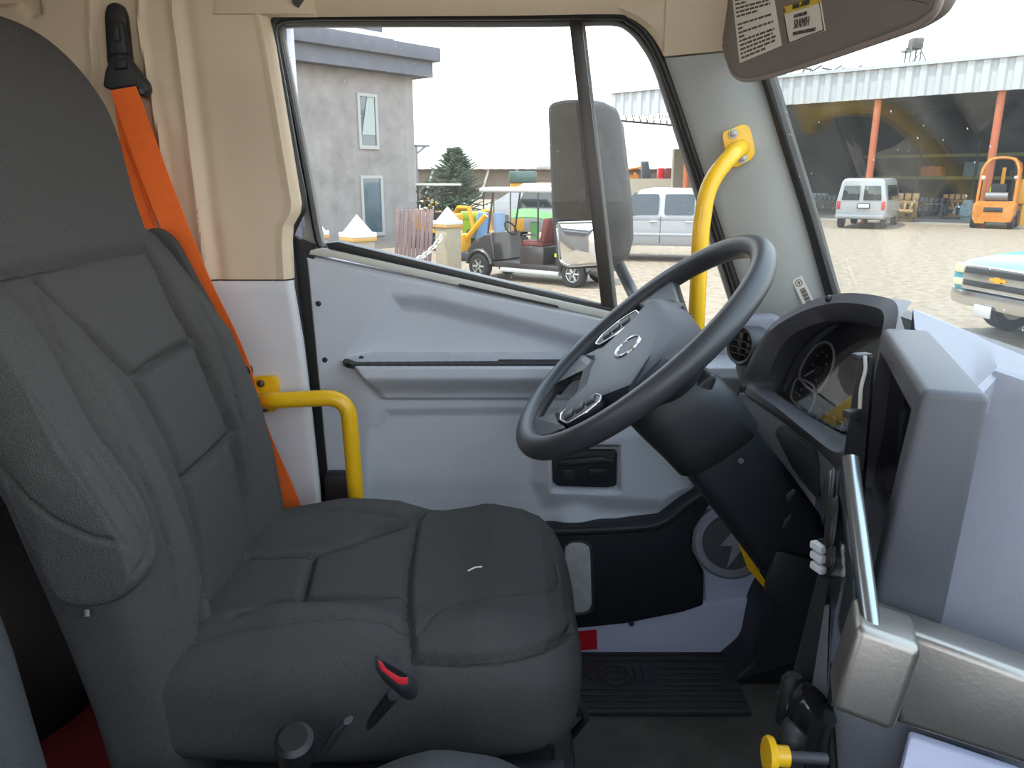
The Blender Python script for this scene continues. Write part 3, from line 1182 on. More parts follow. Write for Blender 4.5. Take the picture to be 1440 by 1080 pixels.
cl = [
    [(350, 782), (440, 779), (490, 765), (540, 745), (583, 733)],
    [(440, 778), (432, 810), (424, 842)],
    [(330, 862), (380, 847), (430, 841), (500, 838), (573, 836)],
    [(600, 712), (588, 728), (580, 760), (574, 800), (572, 840), (575, 880), (578, 930)],
    [(583, 926), (640, 930), (700, 926), (750, 915), (790, 898), (806, 885)],
]
rl = [[(268, 905), (300, 893), (340, 884), (400, 874), (450, 868), (500, 868), (540, 873), (573, 892)],
      [(590, 888), (610, 862), (640, 846), (690, 838), (740, 833), (780, 828), (786, 815), (780, 790)],
      [(362, 728), (420, 718), (480, 717), (540, 723), (580, 733)]]
lines = [L(p, 0.013, 0.006) for p in cl] + [L(p, 0.004, 0.0032) for p in rl]
cu = seams(cu, [l for l in lines if len(l[2]) > 1])
obj('cushion', cu, M_FABRIC, seat, angle=60)
# piping beside the seams
g = G()
for p in (rl[0], rl[1]):
    q = project(cu, [(a, b + 3) for a, b in p])
    if len(q) > 2:
        g.tube(q, 0.0016, 6)
obj('piping', g, M_FABRIC, seat)
# folded armrest on the near side
ao = [(-110, 330), (-60, 352), (-20, 384), (30, 432), (80, 505), (130, 590), (172, 650), (205, 706), (221, 752), (219, 790), (200, 818), (165, 838), (120, 846), (85, 836), (56, 800), (20, 735), (-40, 630), (-130, 480)]
ap = catmull([Vector((p.x, 0.735, p.z)) for p in [P(x, y, np.interp(i, [8, 14], [0.80, 0.74])) for i, (x, y) in enumerate(ao)]], 4, True)
g = G()
b = bmesh.new()
n_ = len(ap)
cen = sum(ap, Vector()) / n_
rings = []
for s in np.linspace(0, math.pi, 15):
    k = 1 - 0.20 * (1 - math.sin(s) ** 0.5)
    dy = 0.036 - 0.036 * math.cos(s)
    rings.append([Vector((p.x, 0.735 + dy, p.z)) - Vector((p.x - cen.x, 0, p.z - cen.z)).normalized() * 0.022 * (1 - math.sin(s) ** 0.55) for p in ap])
# fine loft of the pad
g.loft(rings)
me_ = None
# cap faces subdivided so that seams can be pressed in
caps = G()
n = len(ap)
for ring, sgn in ((rings[0], -1), (rings[-1], 1)):
    c0 = sum(ring, Vector()) / n
    last = ring
    prev = ring
    for k in range(1, 24):
        s = k / 24
        cur = [p.lerp(c0, s) + Vector((0, sgn * 0.006 * math.sin(s * math.pi / 2), 0)) for p in ring]
        vs = prev + cur
        caps.add(vs, [(i, (i + 1) % n, n + (i + 1) % n, n + i) for i in range(n)])
        prev = cur
    caps.add(prev, [tuple(range(n))])
g.f = [f for f in g.f if len(f) == 4]
g.v += caps.v
o = len(g.v) - len(caps.v)
g.f += [tuple(i + o for i in f) for f in caps.f]
# weld
me = bpy.data.meshes.new('tmp')
me.from_pydata(g.v, [], g.f)
b = bmesh.new()
b.from_mesh(me)
bmesh.ops.remove_doubles(b, verts=b.verts[:], dist=0.0004)
b.verts.ensure_lookup_table()
ag = G()
ag.bm(b)
b = bmesh.new()
m2_ = bpy.data.meshes.new('tmp2')
m2_.from_pydata(ag.v, [], ag.f)
b.from_mesh(m2_)
bmesh.ops.subdivide_edges(b, edges=b.edges[:], cuts=1, use_grid_fill=True)
ag = G().bm(b)
L = lambda pix, dep, wid: (dep, wid, project(ag, pix))
al = [L([(0, 482), (40, 545), (80, 620), (118, 680), (148, 725), (172, 762)], 0.003, 0.003),
      L([(0, 658), (40, 705), (80, 735), (130, 757), (172, 764)], 0.004, 0.0035),
      L([(120, 620), (150, 668), (185, 720), (205, 760), (207, 785), (190, 806)], 0.004, 0.0035),
      L([(128, 612), (160, 655), (192, 700), (212, 748), (213, 785)], 0.004, 0.0035)]
ag = seams(ag, [l for l in al if len(l[2]) > 1])
arm = obj('armrest', ag, M_FABRIC2, seat, angle=60)
arm['label'] = 'folded armrest in coarse dark mesh fabric'
# armrest pivot and side cover of the back frame
obj('bag_hook', G().cyl(P(123, 858, 0.79), P(123, 868, 0.785), 0.004, 10), M_STEEL, seat)
# rear lumbar flap seen at the far side: wing of the back
wg = [(200, 330), (208, 321), (226, 322), (246, 340), (270, 385), (305, 450), (330, 505), (345, 548), (356, 600), (366, 650), (366, 705), (350, 705), (330, 560), (280, 450), (215, 370)]
g = G().prism(round_poly(pl(wg, 1.335), 0.01), (0, 0.02, 0), 0.006, 3)
obj('shoulder_wing', g, M_FABRIC, seat)
obj('recliner_knob', G().lathe([(0.012, 0), (0.014, 0.006), (0.012, 0.02), (0.006, 0.022)], P(347, 520, 1.37), (0, -1, 0), 18), M_BLACK, seat)
obj('recliner_bracket', G().box(P(372, 708, 1.33), (0.02, 0.012, 0.03), bev=0.003), M_BLACK, seat)
# undercarriage
g = G()
g.box((-0.17, YC, 1.325), (0.46, 0.40, 0.15), bev=0.02)
obj('suspension_box', g, M_BLACK, seat)
for y in (YC - 0.215, YC + 0.215):
    obj('slide_rail', G().box((-0.16, y, 1.385), (0.46, 0.03, 0.03), bev=0.004), M_BLACK2, seat)
g = G().box((-0.15, YC, 1.195), (0.50, 0.46, 0.13), bev=0.008)
obj('pedestal', g, M_BLACK, seat)
for x, y in ((-0.02, 0.828), (-0.055, 0.826)):
    obj('rail_bolt', G().lathe([(0.007, 0), (0.007, 0.006), (0.004, 0.008)], (x, y, 1.272), (0, 0, 1), 10), M_STEEL, seat)
g = G().tube(fillet([P(700, 1012, 0.92), P(745, 1000, 0.93), P(762, 972, 1.0), P(800, 965, 1.05), P(826, 1008, 1.07), P(800, 1040, 1.2)], 0.02), 0.0065, 10)
obj('slide_handle', g, M_BLACK2, seat)
g = G().lathe([(0.022, 0), (0.023, 0.012), (0.022, 0.034), (0.016, 0.039)], P(418, 1062, 0.73), (0.05, -0.35, 0.9), 20)
obj('height_knob', g, M_SEAL, seat)
g = G().tube([P(455, 1058, 0.77), P(478, 1024, 0.755), P(490, 1013, 0.75)], [0.008, 0.010, 0.008], 10, flat=0.5)
obj('tilt_lever', g, M_BLACK2, seat)
# thread of lint on the cushion
q = project(cu, [(658, 804), (664, 801), (668, 799), (678, 798)], 3)
g = G().tube([p + Vector((0, 0, 0.0015)) for p in q], 0.0013, 6)
tag(obj('white_thread', g, M_THREAD, base=q[0]), 'short white thread lying on the front of the driver seat', 'thread')

# buckle
def bk_pts(L, y):
    return [P(a, b, y) for a, b in L]


bv = Vector((0.004, 0.022, -0.034))
t_ = thing('belt_buckle', 'black seat belt buckle with red button beside the cushion', 'buckle', P(550, 965, 0.78))
obj('buckle_housing', G().prism(round_poly(bk_pts([(525, 921), (533, 918), (579, 947), (579, 962), (572, 969), (559, 967), (527, 939)], 0.772), 0.003), bv, 0.003), M_BLACK2, t_)
obj('buckle_slot', G().prism(bk_pts([(538, 929), (572, 949), (572, 955), (562, 952), (543, 940)], 0.7715), (0, 0.004, 0)), M_SEAL, t_)
ob = obj('release_button', G().prism(round_poly(bk_pts([(531, 928), (537, 932), (543, 941), (560, 952), (574, 953), (573, 963), (561, 963), (535, 942)], 0.7710), 0.002), (0, 0.006, 0), 0.001), M_RED, t_)
ob['label'] = 'red release button'
obj('buckle_stalk', G().tube([P(555, 975, 0.80), P(530, 1005, 0.81), P(505, 1045, 0.83)], 0.013, 10, flat=0.6), M_BLACK, t_)

# passenger seat (the camera is above it)
YC2 = 0.435
t_ = thing('passenger_seat', 'dark grey passenger seat, only its edges showing at the bottom', 'seat', (-0.25, YC2, ZF))
ob = make_backrest(YC2, -0.06)
obj('backrest', ob, M_PASS, t_, angle=60)
ob = make_cushion(YC2, -0.035, rearbol=0.15, sag=0.06)
obj('cushion', ob, M_PASS, t_, angle=60)
obj('pedestal', G().box((-0.22, YC2, 1.265), (0.42, 0.40, 0.27), bev=0.02), M_BLACK, t_)
# things low down between the seats and the rear wall
tag(obj('red_cloth', G().sheet([[Vector((x, y, ZF + 0.02 + 0.05 * math.sin(9 * x + 3) * math.cos(7 * y) + 0.05)) for y in np.linspace(1.00, 1.38, 16)] for x in np.linspace(-0.82, -0.52, 18)], (0, 0, -0.05)),
        M_REDCLOTH, base=(-0.67, 1.2, ZF)), 'dark red cloth on the floor behind the driver seat', 'cloth')
g = G().hexa([(-0.95, 0.80, ZF), (-0.84, 0.80, ZF), (-0.84, 1.36, ZF), (-0.95, 1.36, ZF), (-0.95, 0.80, 1.62), (-0.86, 0.80, 1.62), (-0.86, 1.36, 1.62), (-0.95, 1.36, 1.62)], 0.02)
tag(obj('storage_locker', g, M_POCKET, base=(-0.9, 1.08, ZF)), 'dark storage locker behind the driver seat', 'locker')
# ================================================================== WHEEL, COLUMN, DASH
AL = math.radians(41.3)
WC = Vector((0.182, 1.08, 1.916))
E1 = Vector((0, 1, 0))
E2 = Vector((math.cos(AL), 0, math.sin(AL)))
NW = Vector((-math.sin(AL), 0, math.cos(AL)))


def Ppl(px, py, o, n):
    d = direction(px, py)
    return EYE + d * ((Vector(o) - EYE).dot(n) / d.dot(n))


def Wp(px, py, h=0.0):
    """Pixel ray met with the steering wheel plane raised by h."""
    d = direction(px, py)
    o = WC + NW * h
    return EYE + d * ((o - EYE).dot(NW) / d.dot(NW))


def Wr(ang, r, h=0.0):
    return WC + E1 * (r * math.cos(ang)) + E2 * (r * math.sin(ang)) + NW * h


t_ = thing('steering_wheel', 'dark grey four spoke steering wheel with silver emblem on the hub', 'steering wheel', WC)
RR = 0.212
obj('rim', G().tube([Wr(a, RR) for a in np.linspace(0, 2 * math.pi, 97)[:-1]], 0.0170, 20, True), M_WHEEL, t_)
outer = [(905, 433), (921, 419), (936, 421), (966, 438), (990, 469), (950, 510), (884, 556), (860, 561), (826, 572), (783, 594), (779, 583), (812, 550), (820, 520), (832, 506), (822, 500), (842, 490)]
inner = [(905, 434), (917, 424), (926, 425), (933, 437), (930, 460), (916, 497), (886, 541), (858, 552), (826, 564), (792, 588), (789, 580), (822, 548), (829, 522), (836, 508), (834, 500), (850, 488)]
g = G()
R0 = [Wp(x, y, -0.030) for x, y in outer]
# the skirt follows the outline below the cover; keep the cover's seam outline at the rim plane
R1 = [Wp(x, y, 0.000) for x, y in outer]
R2 = [Wp(x, y, 0.013) for x, y in inner]
c0 = sum(R2, Vector()) / len(R2)
R3_ = [p.lerp(c0, 0.12) + NW * 0.003 for p in R2]
R00 = [p - NW * 0.028 for p in R1]
g.loft([[p - NW * 0.028 for p in R1], R1, [a.lerp(b, 0.5) + NW * 0.0015 for a, b in zip(R1, R2)], R2, R3_])
obj('hub_cover', g, M_HUB, t_, angle=24)


for sp_ in ([(880, 424), (900, 408), (926, 390), (946, 386), (953, 410), (960, 432), (948, 432), (929, 424), (906, 434), (896, 430)],
            [(836, 500), (836, 512), (826, 521), (808, 521), (792, 526), (776, 545), (766, 543), (784, 518), (808, 494), (820, 496)],
            [(784, 578), (797, 600), (775, 612), (752, 618), (736, 606), (742, 588), (762, 583)],
            None):
    if sp_ is None:
        pp = [Wp(x, y, 0.002) for x, y in ((986, 466), (950, 506), (880, 551), (855, 568))] + [Wr(math.radians(a), RR, 0.002) for a in (206, 195, 182, 170, 158)]
    else:
        pp = round_poly([Wp(x, y, 0.002) for x, y in sp_], 0.008, 3)
    obj('spoke', G().prism(pp, NW * -0.022, 0.008, 4), M_WHEEL, t_, angle=60)
g = G()
ec = Wp(883, 487, 0.016)
g.tube([ec + E1 * (0.027 * math.cos(a)) + E2 * (0.021 * math.sin(a)) for a in np.linspace(0, 2 * math.pi, 40)[:-1]], 0.0030, 8, True)
eo = obj('emblem_ring', g, M_CHROME, t_)
eo['label'] = 'silver oval ring emblem'
obj('emblem_face', G().prism([ec + E1 * (0.025 * math.cos(a)) + E2 * (0.019 * math.sin(a)) - NW * 0.002 for a in np.linspace(0, 2 * math.pi, 40)[:-1]], NW * 0.0025), M_HUB, eo)
for pod in ([(795, 598), (796, 588), (815, 573), (842, 561), (853, 564), (850, 573), (830, 589), (806, 603)],
            [(843, 490), (852, 478), (876, 458), (900, 443), (905, 448), (892, 462), (868, 480), (850, 491)]):
    pp = round_poly([Wp(x, y, 0.004) for x, y in pod], 0.006)
    po = obj('button_pod', G().prism(pp, NW * 0.010, 0.002), M_POCKET, t_)
    obj('pod_rim', G().tube([p + NW * 0.010 for p in pp], 0.0014, 6, True), M_CHROME, po)
    c = sum(pp, Vector()) / len(pp) + NW * 0.011
    ax = (pp[len(pp) // 2] - pp[0]).normalized()
    ay = NW.cross(ax)
    g = G()
    Rm = Matrix((ax, ay, NW)).transposed()
    for k in (-0.019, 0.0, 0.019):
        g.box(c + ax * k, (0.015, 0.017, 0.006), Rm, 0.003)
    obj('button', g, M_BLACK2, po)
# back of the hub
obj('hub_back', G().lathe([(0.075, -0.030), (0.07, -0.06), (0.055, -0.085)], WC, NW, 28), M_BLACK, t_)

# ---- steering column
t_ = thing('steering_column', 'black steering column shroud running down to the floor', 'steering column', P(1150, 850, 1.08))


def ringxz(cx, cy, hw, hy, rot, ex=4.5, Y=1.08, n=60):
    c = P(cx, cy, Y)
    d = Vector((math.cos(rot), 0, math.sin(rot)))
    out = []
    for k in range(n):
        a = 2 * math.pi * k / n
        ca, sa = math.cos(a), math.sin(a)
        out.append(c + d * (hw * math.copysign(abs(ca) ** (2 / ex), ca)) + Vector((0, 1, 0)) * (hy * math.copysign(abs(sa) ** (2 / ex), sa)))
    return out


rt = math.radians(36)
g = G()
g.loft([ringxz(922, 545, 0.05, 0.050, rt, 2.6), ringxz(935, 555, 0.068, 0.058, rt, 2.6), ringxz(955, 570, 0.072, 0.062, rt, 3.0),
        ringxz(985, 600, 0.071, 0.064, rt, 3.4), ringxz(1003, 622, 0.069, 0.063, rt, 3.4), ringxz(1007, 628, 0.058, 0.055, rt, 3.4)])
obj('upper_shroud', g, M_BLACK, t_, angle=50)
g = G()
g.loft([ringxz(992, 608, 0.055, 0.055, rt), ringxz(1010, 632, 0.061, 0.060, rt), ringxz(1060, 695, 0.062, 0.062, rt), ringxz(1100, 750, 0.062, 0.062, rt),
        ringxz(1130, 795, 0.054, 0.058, rt), ringxz(1145, 818, 0.040, 0.05, rt)])
obj('lower_boot', g, M_POCKET, t_, angle=50)
g = G()
q = [(1130, 700, 0.992), (1136, 690, 0.992)]
g.cyl(P(1042, 648, 1.012), P(1042, 648, 1.006), 0.0042, 14)
obj('cover_screw', g, M_SEAL, t_)
g = G()
g.prism(round_poly([P(x, y, 0.998) for x, y in [(1102, 730), (1112, 722), (1108, 732), (1100, 742)]], 0.002), (0, -0.006, 0), 0.002)
g.prism(round_poly([P(x, y, 0.998) for x, y in [(1104, 695), (1116, 686), (1118, 692), (1106, 704)]], 0.002), (0, -0.006, 0), 0.002)
obj('boot_clip', g, M_BLACK2, t_)
g = G().hexa([P(1072, 830, 1.0), P(1150, 930, 1.0), P(1150, 930, 1.12), P(1072, 830, 1.12), P(1090, 770, 1.0), P(1190, 800, 1.0), P(1190, 800, 1.12), P(1090, 770, 1.12)], 0.012)
obj('lower_cover', g, M_POCKET, t_)
g = G()
g.prism(round_poly([P(x, y, 1.03) for x, y in [(945, 572), (1000, 524), (1010, 532), (1000, 556), (962, 596)]], 0.006), (0, 0.05, 0), 0.006, 3)
obj('stalk_housing', g, M_BLACK, t_)

CA = Vector((0.331, 0.9436, 0)).normalized()       # along the box, away from the passenger
CB = Vector((CA.y, -CA.x, 0))
O0 = PT(1297, 548, 0.62)


def Cp(s, w, z):
    """Point in the console frame: s along the box, w across (forward), z up from the near top corner."""
    return O0 + CA * s + CB * w + Vector((0, 0, z))


TRc, BRc, BLc = Ppl(1395, 558, O0, CA), Ppl(1325, 888, O0, CA), Ppl(1222, 862, O0, CA)
wt = (TRc - O0).dot(CB)
zb = (BRc - O0).z
wb = (BRc - O0).dot(CB)
wl = (BLc - O0).dot(CB)
zl = (BLc - O0).z
# ---- dashboard
t_ = thing('dashboard', 'dark grey dashboard with hooded instrument cluster under the windscreen', 'dashboard', (0.5, 0.6, 1.4))
dash = t_
g = G()
A = []
CAd = Vector((0.331, 0.9436, 0)).normalized()
NDF = Vector((-0.46, -0.85, 0.26)).normalized()
d0 = PT(1395, 560, 0.70)
crease = [(1391, 518), (1440, 534), (1560, 566), (1760, 610)]
rearln = [(1284, 434), (1300, 440), (1372, 471), (1390, 480), (1440, 500), (1560, 556), (1760, 600)]
ca = [Ppl(x, y, d0, NDF) for x, y in crease]
ca = [Cp(0.31, wt - 0.012, -0.006), Cp(0.16, wt - 0.012, -0.006), Cp(0.014, wt - 0.010, -0.008), Ppl(1404, 522, d0, NDF)] + ca[1:]
ra_ = [PX(x, y, 0.588) for x, y in rearln]
lerpn = lambda L: [a.lerp(b, k / 6) for a, b in zip(L[:-1], L[1:]) for k in range(6)] + [L[-1]]
ca2, ra2 = lerpn(ca), lerpn(ra_)
A = [[p.lerp(q, s) - Vector((0, 0, 0.006 * (1 - min(1, s / 0.1)) ** 2)) for s in np.linspace(0, 1, 12)] for p, q in zip(ca2, ra2)]
g.sheet(A, (0.004, 0.006, -0.03))
fc = [Ppl(x, y, d0, NDF) for x, y in ((1402, 521), (1440, 534), (1560, 566), (1760, 610), (1760, 1300), (1440, 1200), (1240, 1120), (1290, 880), (1372, 560), (1386, 530))]
g.prism(fc, (0.004, 0.012, -0.004), 0.002)
obj('dash_body', g, M_DASH, t_)
# hood of the cluster
ho = [(1045, 548, 1.29), (1052, 512, 1.29), (1080, 462, 1.27), (1108, 440, 1.23), (1145, 421, 1.17), (1190, 412, 1.09), (1240, 417, 0.98), (1262, 430, 0.90),
      (1258, 470, 0.86), (1240, 560, 0.85), (1215, 640, 0.85), (1190, 655, 0.86), (1150, 626, 0.94), (1098, 586, 1.10)]
hi = [(1082, 545, 1.25), (1084, 520, 1.25), (1102, 482, 1.235), (1128, 463, 1.20), (1160, 452, 1.15), (1195, 447, 1.08), (1234, 452, 0.985), (1250, 462, 0.92),
      (1246, 490, 0.89), (1230, 560, 0.88), (1208, 618, 0.88), (1186, 626, 0.89), (1150, 602, 0.96), (1112, 570, 1.10)]
gl = [(1106, 560, 1.27), (1104, 535, 1.275), (1118, 505, 1.275), (1142, 478, 1.26), (1166, 460, 1.23), (1188, 455, 1.20), (1236, 462, 1.09), (1262, 470, 1.02),
      (1262, 500, 0.98), (1240, 570, 0.97), (1212, 612, 0.97), (1186, 610, 0.99), (1158, 595, 1.06), (1128, 576, 1.18)]
n0 = len(ho)


def loopify(lst, sub=4):
    return catmull([P(*p) for p in lst], sub, True)


RO, RI, RG = loopify(ho), loopify(hi), loopify(gl)
back = [p + Vector((0.015 + 0.115 * float(smooth((p.y - 0.93) / 0.25)), 0.0, -0.005 - 0.03 * (1 - float(smooth((p.y - 0.93) / 0.25))))) for p in RO]
mid = [(a.lerp(b, 0.5) + Vector((-0.012, 0, 0.004))) for a, b in zip(RO, RI)]
g = G()
g.loft([back, RO, mid, RI, RG], cap=False)
obj('cluster_hood', g, M_HOOD, t_, angle=60)
# cluster face
cg = sum(RG, Vector()) / len(RG)
# best plane through the face loop
pts = np.array([p[:] for p in RG])
uu, ss, vv = np.linalg.svd(pts - pts.mean(0))
NF = Vector(vv[2])
if NF.x > 0:
    NF = -NF
g = G()
flat_loop = [p - NF * (p - cg).dot(NF) for p in RG]
g.prism([p - NF * 0.006 for p in flat_loop], -NF * 0.01)
cl = obj('instrument_cluster', g, mat('cluster_face', (62, 64, 70), 0.35), t_)


def Fp(px, py, h=0.0):
    d = direction(px, py)
    o = cg + NF * h
    return EYE + d * ((o - EYE).dot(NF) / d.dot(NF))


M_RING = mat('pale_satin_ring', (200, 200, 200), 0.4)


def ring_on(px_pts, r, h=0.0):
    return G().tube(catmull([Fp(x, y, h) for x, y in px_pts], 6, True), r, 8, True)


dial = [(1125, 532), (1130, 510), (1146, 488), (1160, 481), (1170, 487), (1173, 502), (1168, 525), (1154, 548), (1146, 552)]
obj('dial_ring', ring_on(dial, 0.0020, -0.002), M_RING, cl)
dial2 = [(1113, 553), (1121, 533), (1142, 541), (1146, 554), (1142, 572), (1134, 581), (1120, 568), (1114, 562)]
obj('dial_ring', ring_on(dial2, 0.0018, -0.002), M_RING, cl)
g = G().prism([Fp(x, y, -0.0055) for x, y in [(x_ * 0.94 + 1150 * 0.06, y_ * 0.94 + 515 * 0.06) for x_, y_ in dial]], NF * 0.001)
obj('dial_face', g, M_SCREEN, cl)
g = G().prism([Fp(x, y, -0.0055) for x, y in [(x_ * 0.94 + 1130 * 0.06, y_ * 0.94 + 556 * 0.06) for x_, y_ in dial2]], NF * 0.001)
obj('dial_face', g, M_SCREEN, cl)
g = G().tube([Fp(1131, 529, -0.003), Fp(1144, 521, -0.003)], 0.0011, 6)
obj('needle', g, M_WHITE, cl)
for a, b in ((1150, 500), (1156, 495), (1163, 500), (1143, 513), (1162, 512), (1148, 535), (1120, 552), (1127, 548), (1133, 545), (1138, 560), (1136, 572), (1124, 556)):
    obj('dial_mark', G().box(Fp(a, b, -0.003), (0.002, 0.005, 0.003)), mat('dial_grey_marks', (130, 132, 138), 0.5), cl)
obj('needle_hub', G().ball(Fp(1151, 521, -0.003), 0.007, 10), M_BLACK2, cl)
for a, b in ((1149, 584), (1159, 588), (1169, 595), (1180, 602)):
    c = Fp(a, b, 0.0)
    k = obj('cluster_knob', G().lathe([(0.0085, -0.006), (0.0085, 0.006), (0.007, 0.009), (0.0, 0.0095)], c, NF, 18), M_BLACK, cl)
    obj('knob_ring', G().tube([c + NF * 0.001 + (Vector((0, 1, 0)) - NF * NF.y).normalized() * (0.0095 * math.cos(q)) + NF.cross(Vector((0, 1, 0))).normalized() * (0.0095 * math.sin(q)) for q in np.linspace(0, 2 * math.pi, 22)[:-1]], 0.0011, 6, True), M_STEEL, k)
# clear cover over the instruments
g = G().prism([p + NF * 0.012 for p in [q.lerp(cg, 0.03) for q in flat_loop]], NF * 0.0015)
obj('clear_cover', g, glass_mat('cluster_lens', (0.93, 0.93, 0.93), fresnel=1.6), cl)
# screws of the hood
for a, b, y in ((1165, 420, 1.125), (1049, 545, 1.285)):
    obj('hood_screw', G().ball(P(a, b, y), 0.0055, 10), M_BLACK, t_)
# lower dash shell below the lip
lo = [(1040, 552, 1.30), (1098, 592, 1.12), (1150, 634, 0.95), (1196, 668, 0.86)]
lo2 = [(1036, 600, 1.32), (1098, 665, 1.16), (1160, 735, 0.99), (1200, 775, 0.88)]
a_ = catmull([P(*p) for p in lo], 6)
b_ = catmull([P(*p) for p in lo2], 6)
g = G().sheet([[p.lerp(q, s) + Vector((0.035 * math.sin(math.pi * s) * -0.4 + 0.02 * s, 0, 0)) for s in np.linspace(0, 1, 10)] for p, q in zip(a_, b_)], (0.05, 0, 0))
obj('lower_shell', g, mat('lower_dash_grey', (112, 114, 120), 0.5), t_)
g = G().prism(round_poly([P(*p) for p in [(1092, 607, 1.115), (1100, 596, 1.11), (1150, 634, 0.95), (1156, 656, 0.945), (1154, 700, 0.97), (1120, 660, 1.07)]], 0.008), (-0.006, -0.004, 0), 0.002)
obj('switch_blank', g, M_BLACK2, t_)
# vent barrel
vc = P(1046, 486, 1.325)
vax = Vector((-0.90, -0.40, 0.12)).normalized()
g = G()
g.prism(round_poly([P(*p) for p in [(1034, 520, 1.345), (1038, 470, 1.345), (1050, 448, 1.345), (1082, 446, 1.34), (1096, 452, 1.33), (1076, 500, 1.32), (1060, 545, 1.32), (1044, 545, 1.33)]], 0.008), (0.02, 0.05, 0), 0.004)
obj('vent_shell', g, M_DASH, t_)
vt = obj('air_vent', G().lathe([(0.036, -0.03), (0.036, 0.006), (0.033, 0.011), (0.029, 0.009), (0.027, -0.02), (0.0, -0.02)], vc, vax, 36), M_BLACK2, t_)
vt['label'] = 'round black air vent'
g = G()
vu = (Vector((0, 0, 1)) - vax * vax.z).normalized()
vw = vax.cross(vu)
Rv = Matrix((vax, vw, vu)).transposed()
for k in (-0.015, -0.004, 0.008):
    g.box(vc + vu * k, (0.02, 0.048 * math.sqrt(1 - (k / 0.027) ** 2), 0.002), Rv)
g.box(vc + vax * 0.002, (0.012, 0.004, 0.046), Rv, 0.001)
obj('vent_blade', g, M_SEAL, vt)

# ---- console box with a recessed screen turned to the driver
t_ = thing('console_box', 'charcoal box of the dashboard console with a recessed dark screen', 'console', Cp(0.13, wt / 2, zb))
LEN = 0.285
lw = lambda z: wl * (z / zl)
lb = zl * 1.02


def cbox(s0, s1, w0, w1, z0, z1, bev=0.004, seg=2):
    """Slab in the console frame; w0/w1 give offsets from the driver's face and from the outer face."""
    wr = lambda z: wt + (wb - wt) * (z / zb)
    f = lambda z, w: lw(z) + w if w < 0.5 else wr(z)
    return [Cp(s0, f(z1, w0), z1), Cp(s0, f(z1, w1), z1), Cp(s1, f(z1, w1), z1), Cp(s1, f(z1, w0), z1),
            Cp(s0, f(z0, w0), z0), Cp(s0, f(z0, w1), z0), Cp(s1, f(z0, w1), z0), Cp(s1, f(z0, w0), z0)]


b = bmesh.new()
vs = [b.verts.new(q) for q in cbox(0.0, LEN, 0.0, 1.0, 0.0, lb)]
for f in ((3, 2, 1, 0), (4, 5, 6, 7), (0, 1, 5, 4), (1, 2, 6, 5), (2, 3, 7, 6), (3, 0, 4, 7)):
    b.faces.new([vs[i] for i in f])
bmesh.ops.recalc_face_normals(b, faces=b.faces[:])
face = max(b.faces, key=lambda f: -f.normal.dot(CB))
edges0 = list(b.edges)
bmesh.ops.inset_region(b, faces=[face], thickness=0.024, use_even_offset=True)
ext = bmesh.ops.extrude_discrete_faces(b, faces=[face])
bmesh.ops.translate(b, verts=ext['faces'][0].verts[:], vec=CB * 0.022)
bmesh.ops.bevel(b, geom=[e for e in edges0 if e.is_valid], offset=0.007, segments=3, profile=0.5, affect='EDGES')
g = G().bm(b)
obj('box_shell', g, M_HOOD, t_, angle=45)
g = G()
g.hexa([Cp(0.03, 0.010, zl + 0.03), Cp(0.03, 0.02, zl + 0.03), Cp(LEN - 0.04, 0.02, zl + 0.03), Cp(LEN - 0.04, 0.010, zl + 0.03),
        Cp(0.03, 0.010, -0.03), Cp(0.03, 0.02, -0.03), Cp(LEN - 0.04, 0.02, -0.03), Cp(LEN - 0.04, 0.010, -0.03)])
obj('screen', g, M_SCREEN, t_)
# bracket with cable at the far end
t_ = thing('phone_bracket', 'small black bracket with a pale cable beside the instruments', 'bracket', PT(1205, 600, 0.86))
g = G()
g.hexa([PT(1186, 640, 0.84), PT(1212, 700, 0.80), PT(1216, 700, 0.86), PT(1190, 640, 0.9), PT(1206, 505, 0.84), PT(1228, 500, 0.80), PT(1231, 500, 0.86), PT(1209, 505, 0.9)], 0.003)
obj('bracket_body', g, M_SEAL, t_)
obj('bracket_clip', G().box(PT(1212, 501, 0.82), (0.020, 0.012, 0.007), 0.3, 0.002), M_BLACK2, t_)
obj('bracket_clip', G().box(PT(1199, 582, 0.82), (0.018, 0.012, 0.009), 0.3, 0.002), M_BLACK2, t_)
obj('cable', G().tube(catmull([PT(1216, 500, 0.81), PT(1217, 520, 0.81), PT(1211, 545, 0.81), PT(1209, 575, 0.81)], 6), 0.0022, 8), mat('pale_cable', (190, 186, 180), 0.5), t_)

# ---- switch panel below the box, nearly edge-on
t_ = thing('switch_panel', 'glossy dark switch panel with bright edge and white keys', 'panel', PT(1200, 990, 0.6))
pn = [PT(1188, 646, 0.665), PT(1217, 882, 0.590), PT(1168, 992, 0.655), PT(1160, 985, 0.76), PT(1168, 760, 0.80), PT(1180, 655, 0.80)]
cen = sum(pn, Vector()) / len(pn)
g = G().prism(pn, CB * 0.004, 0.001)
obj('panel_face', g, M_GLOSS, t_)
ed = fillet([PT(1187, 644, 0.668), PT(1193, 700, 0.645), PT(1205, 800, 0.612), PT(1216, 884, 0.588)], 0.02)
obj('bright_edge', G().tube([p + CB * 0.005 for p in ed], 0.0072, 14), mat('satin_silver', (150, 156, 160), 0.28, metal=0.9), t_)
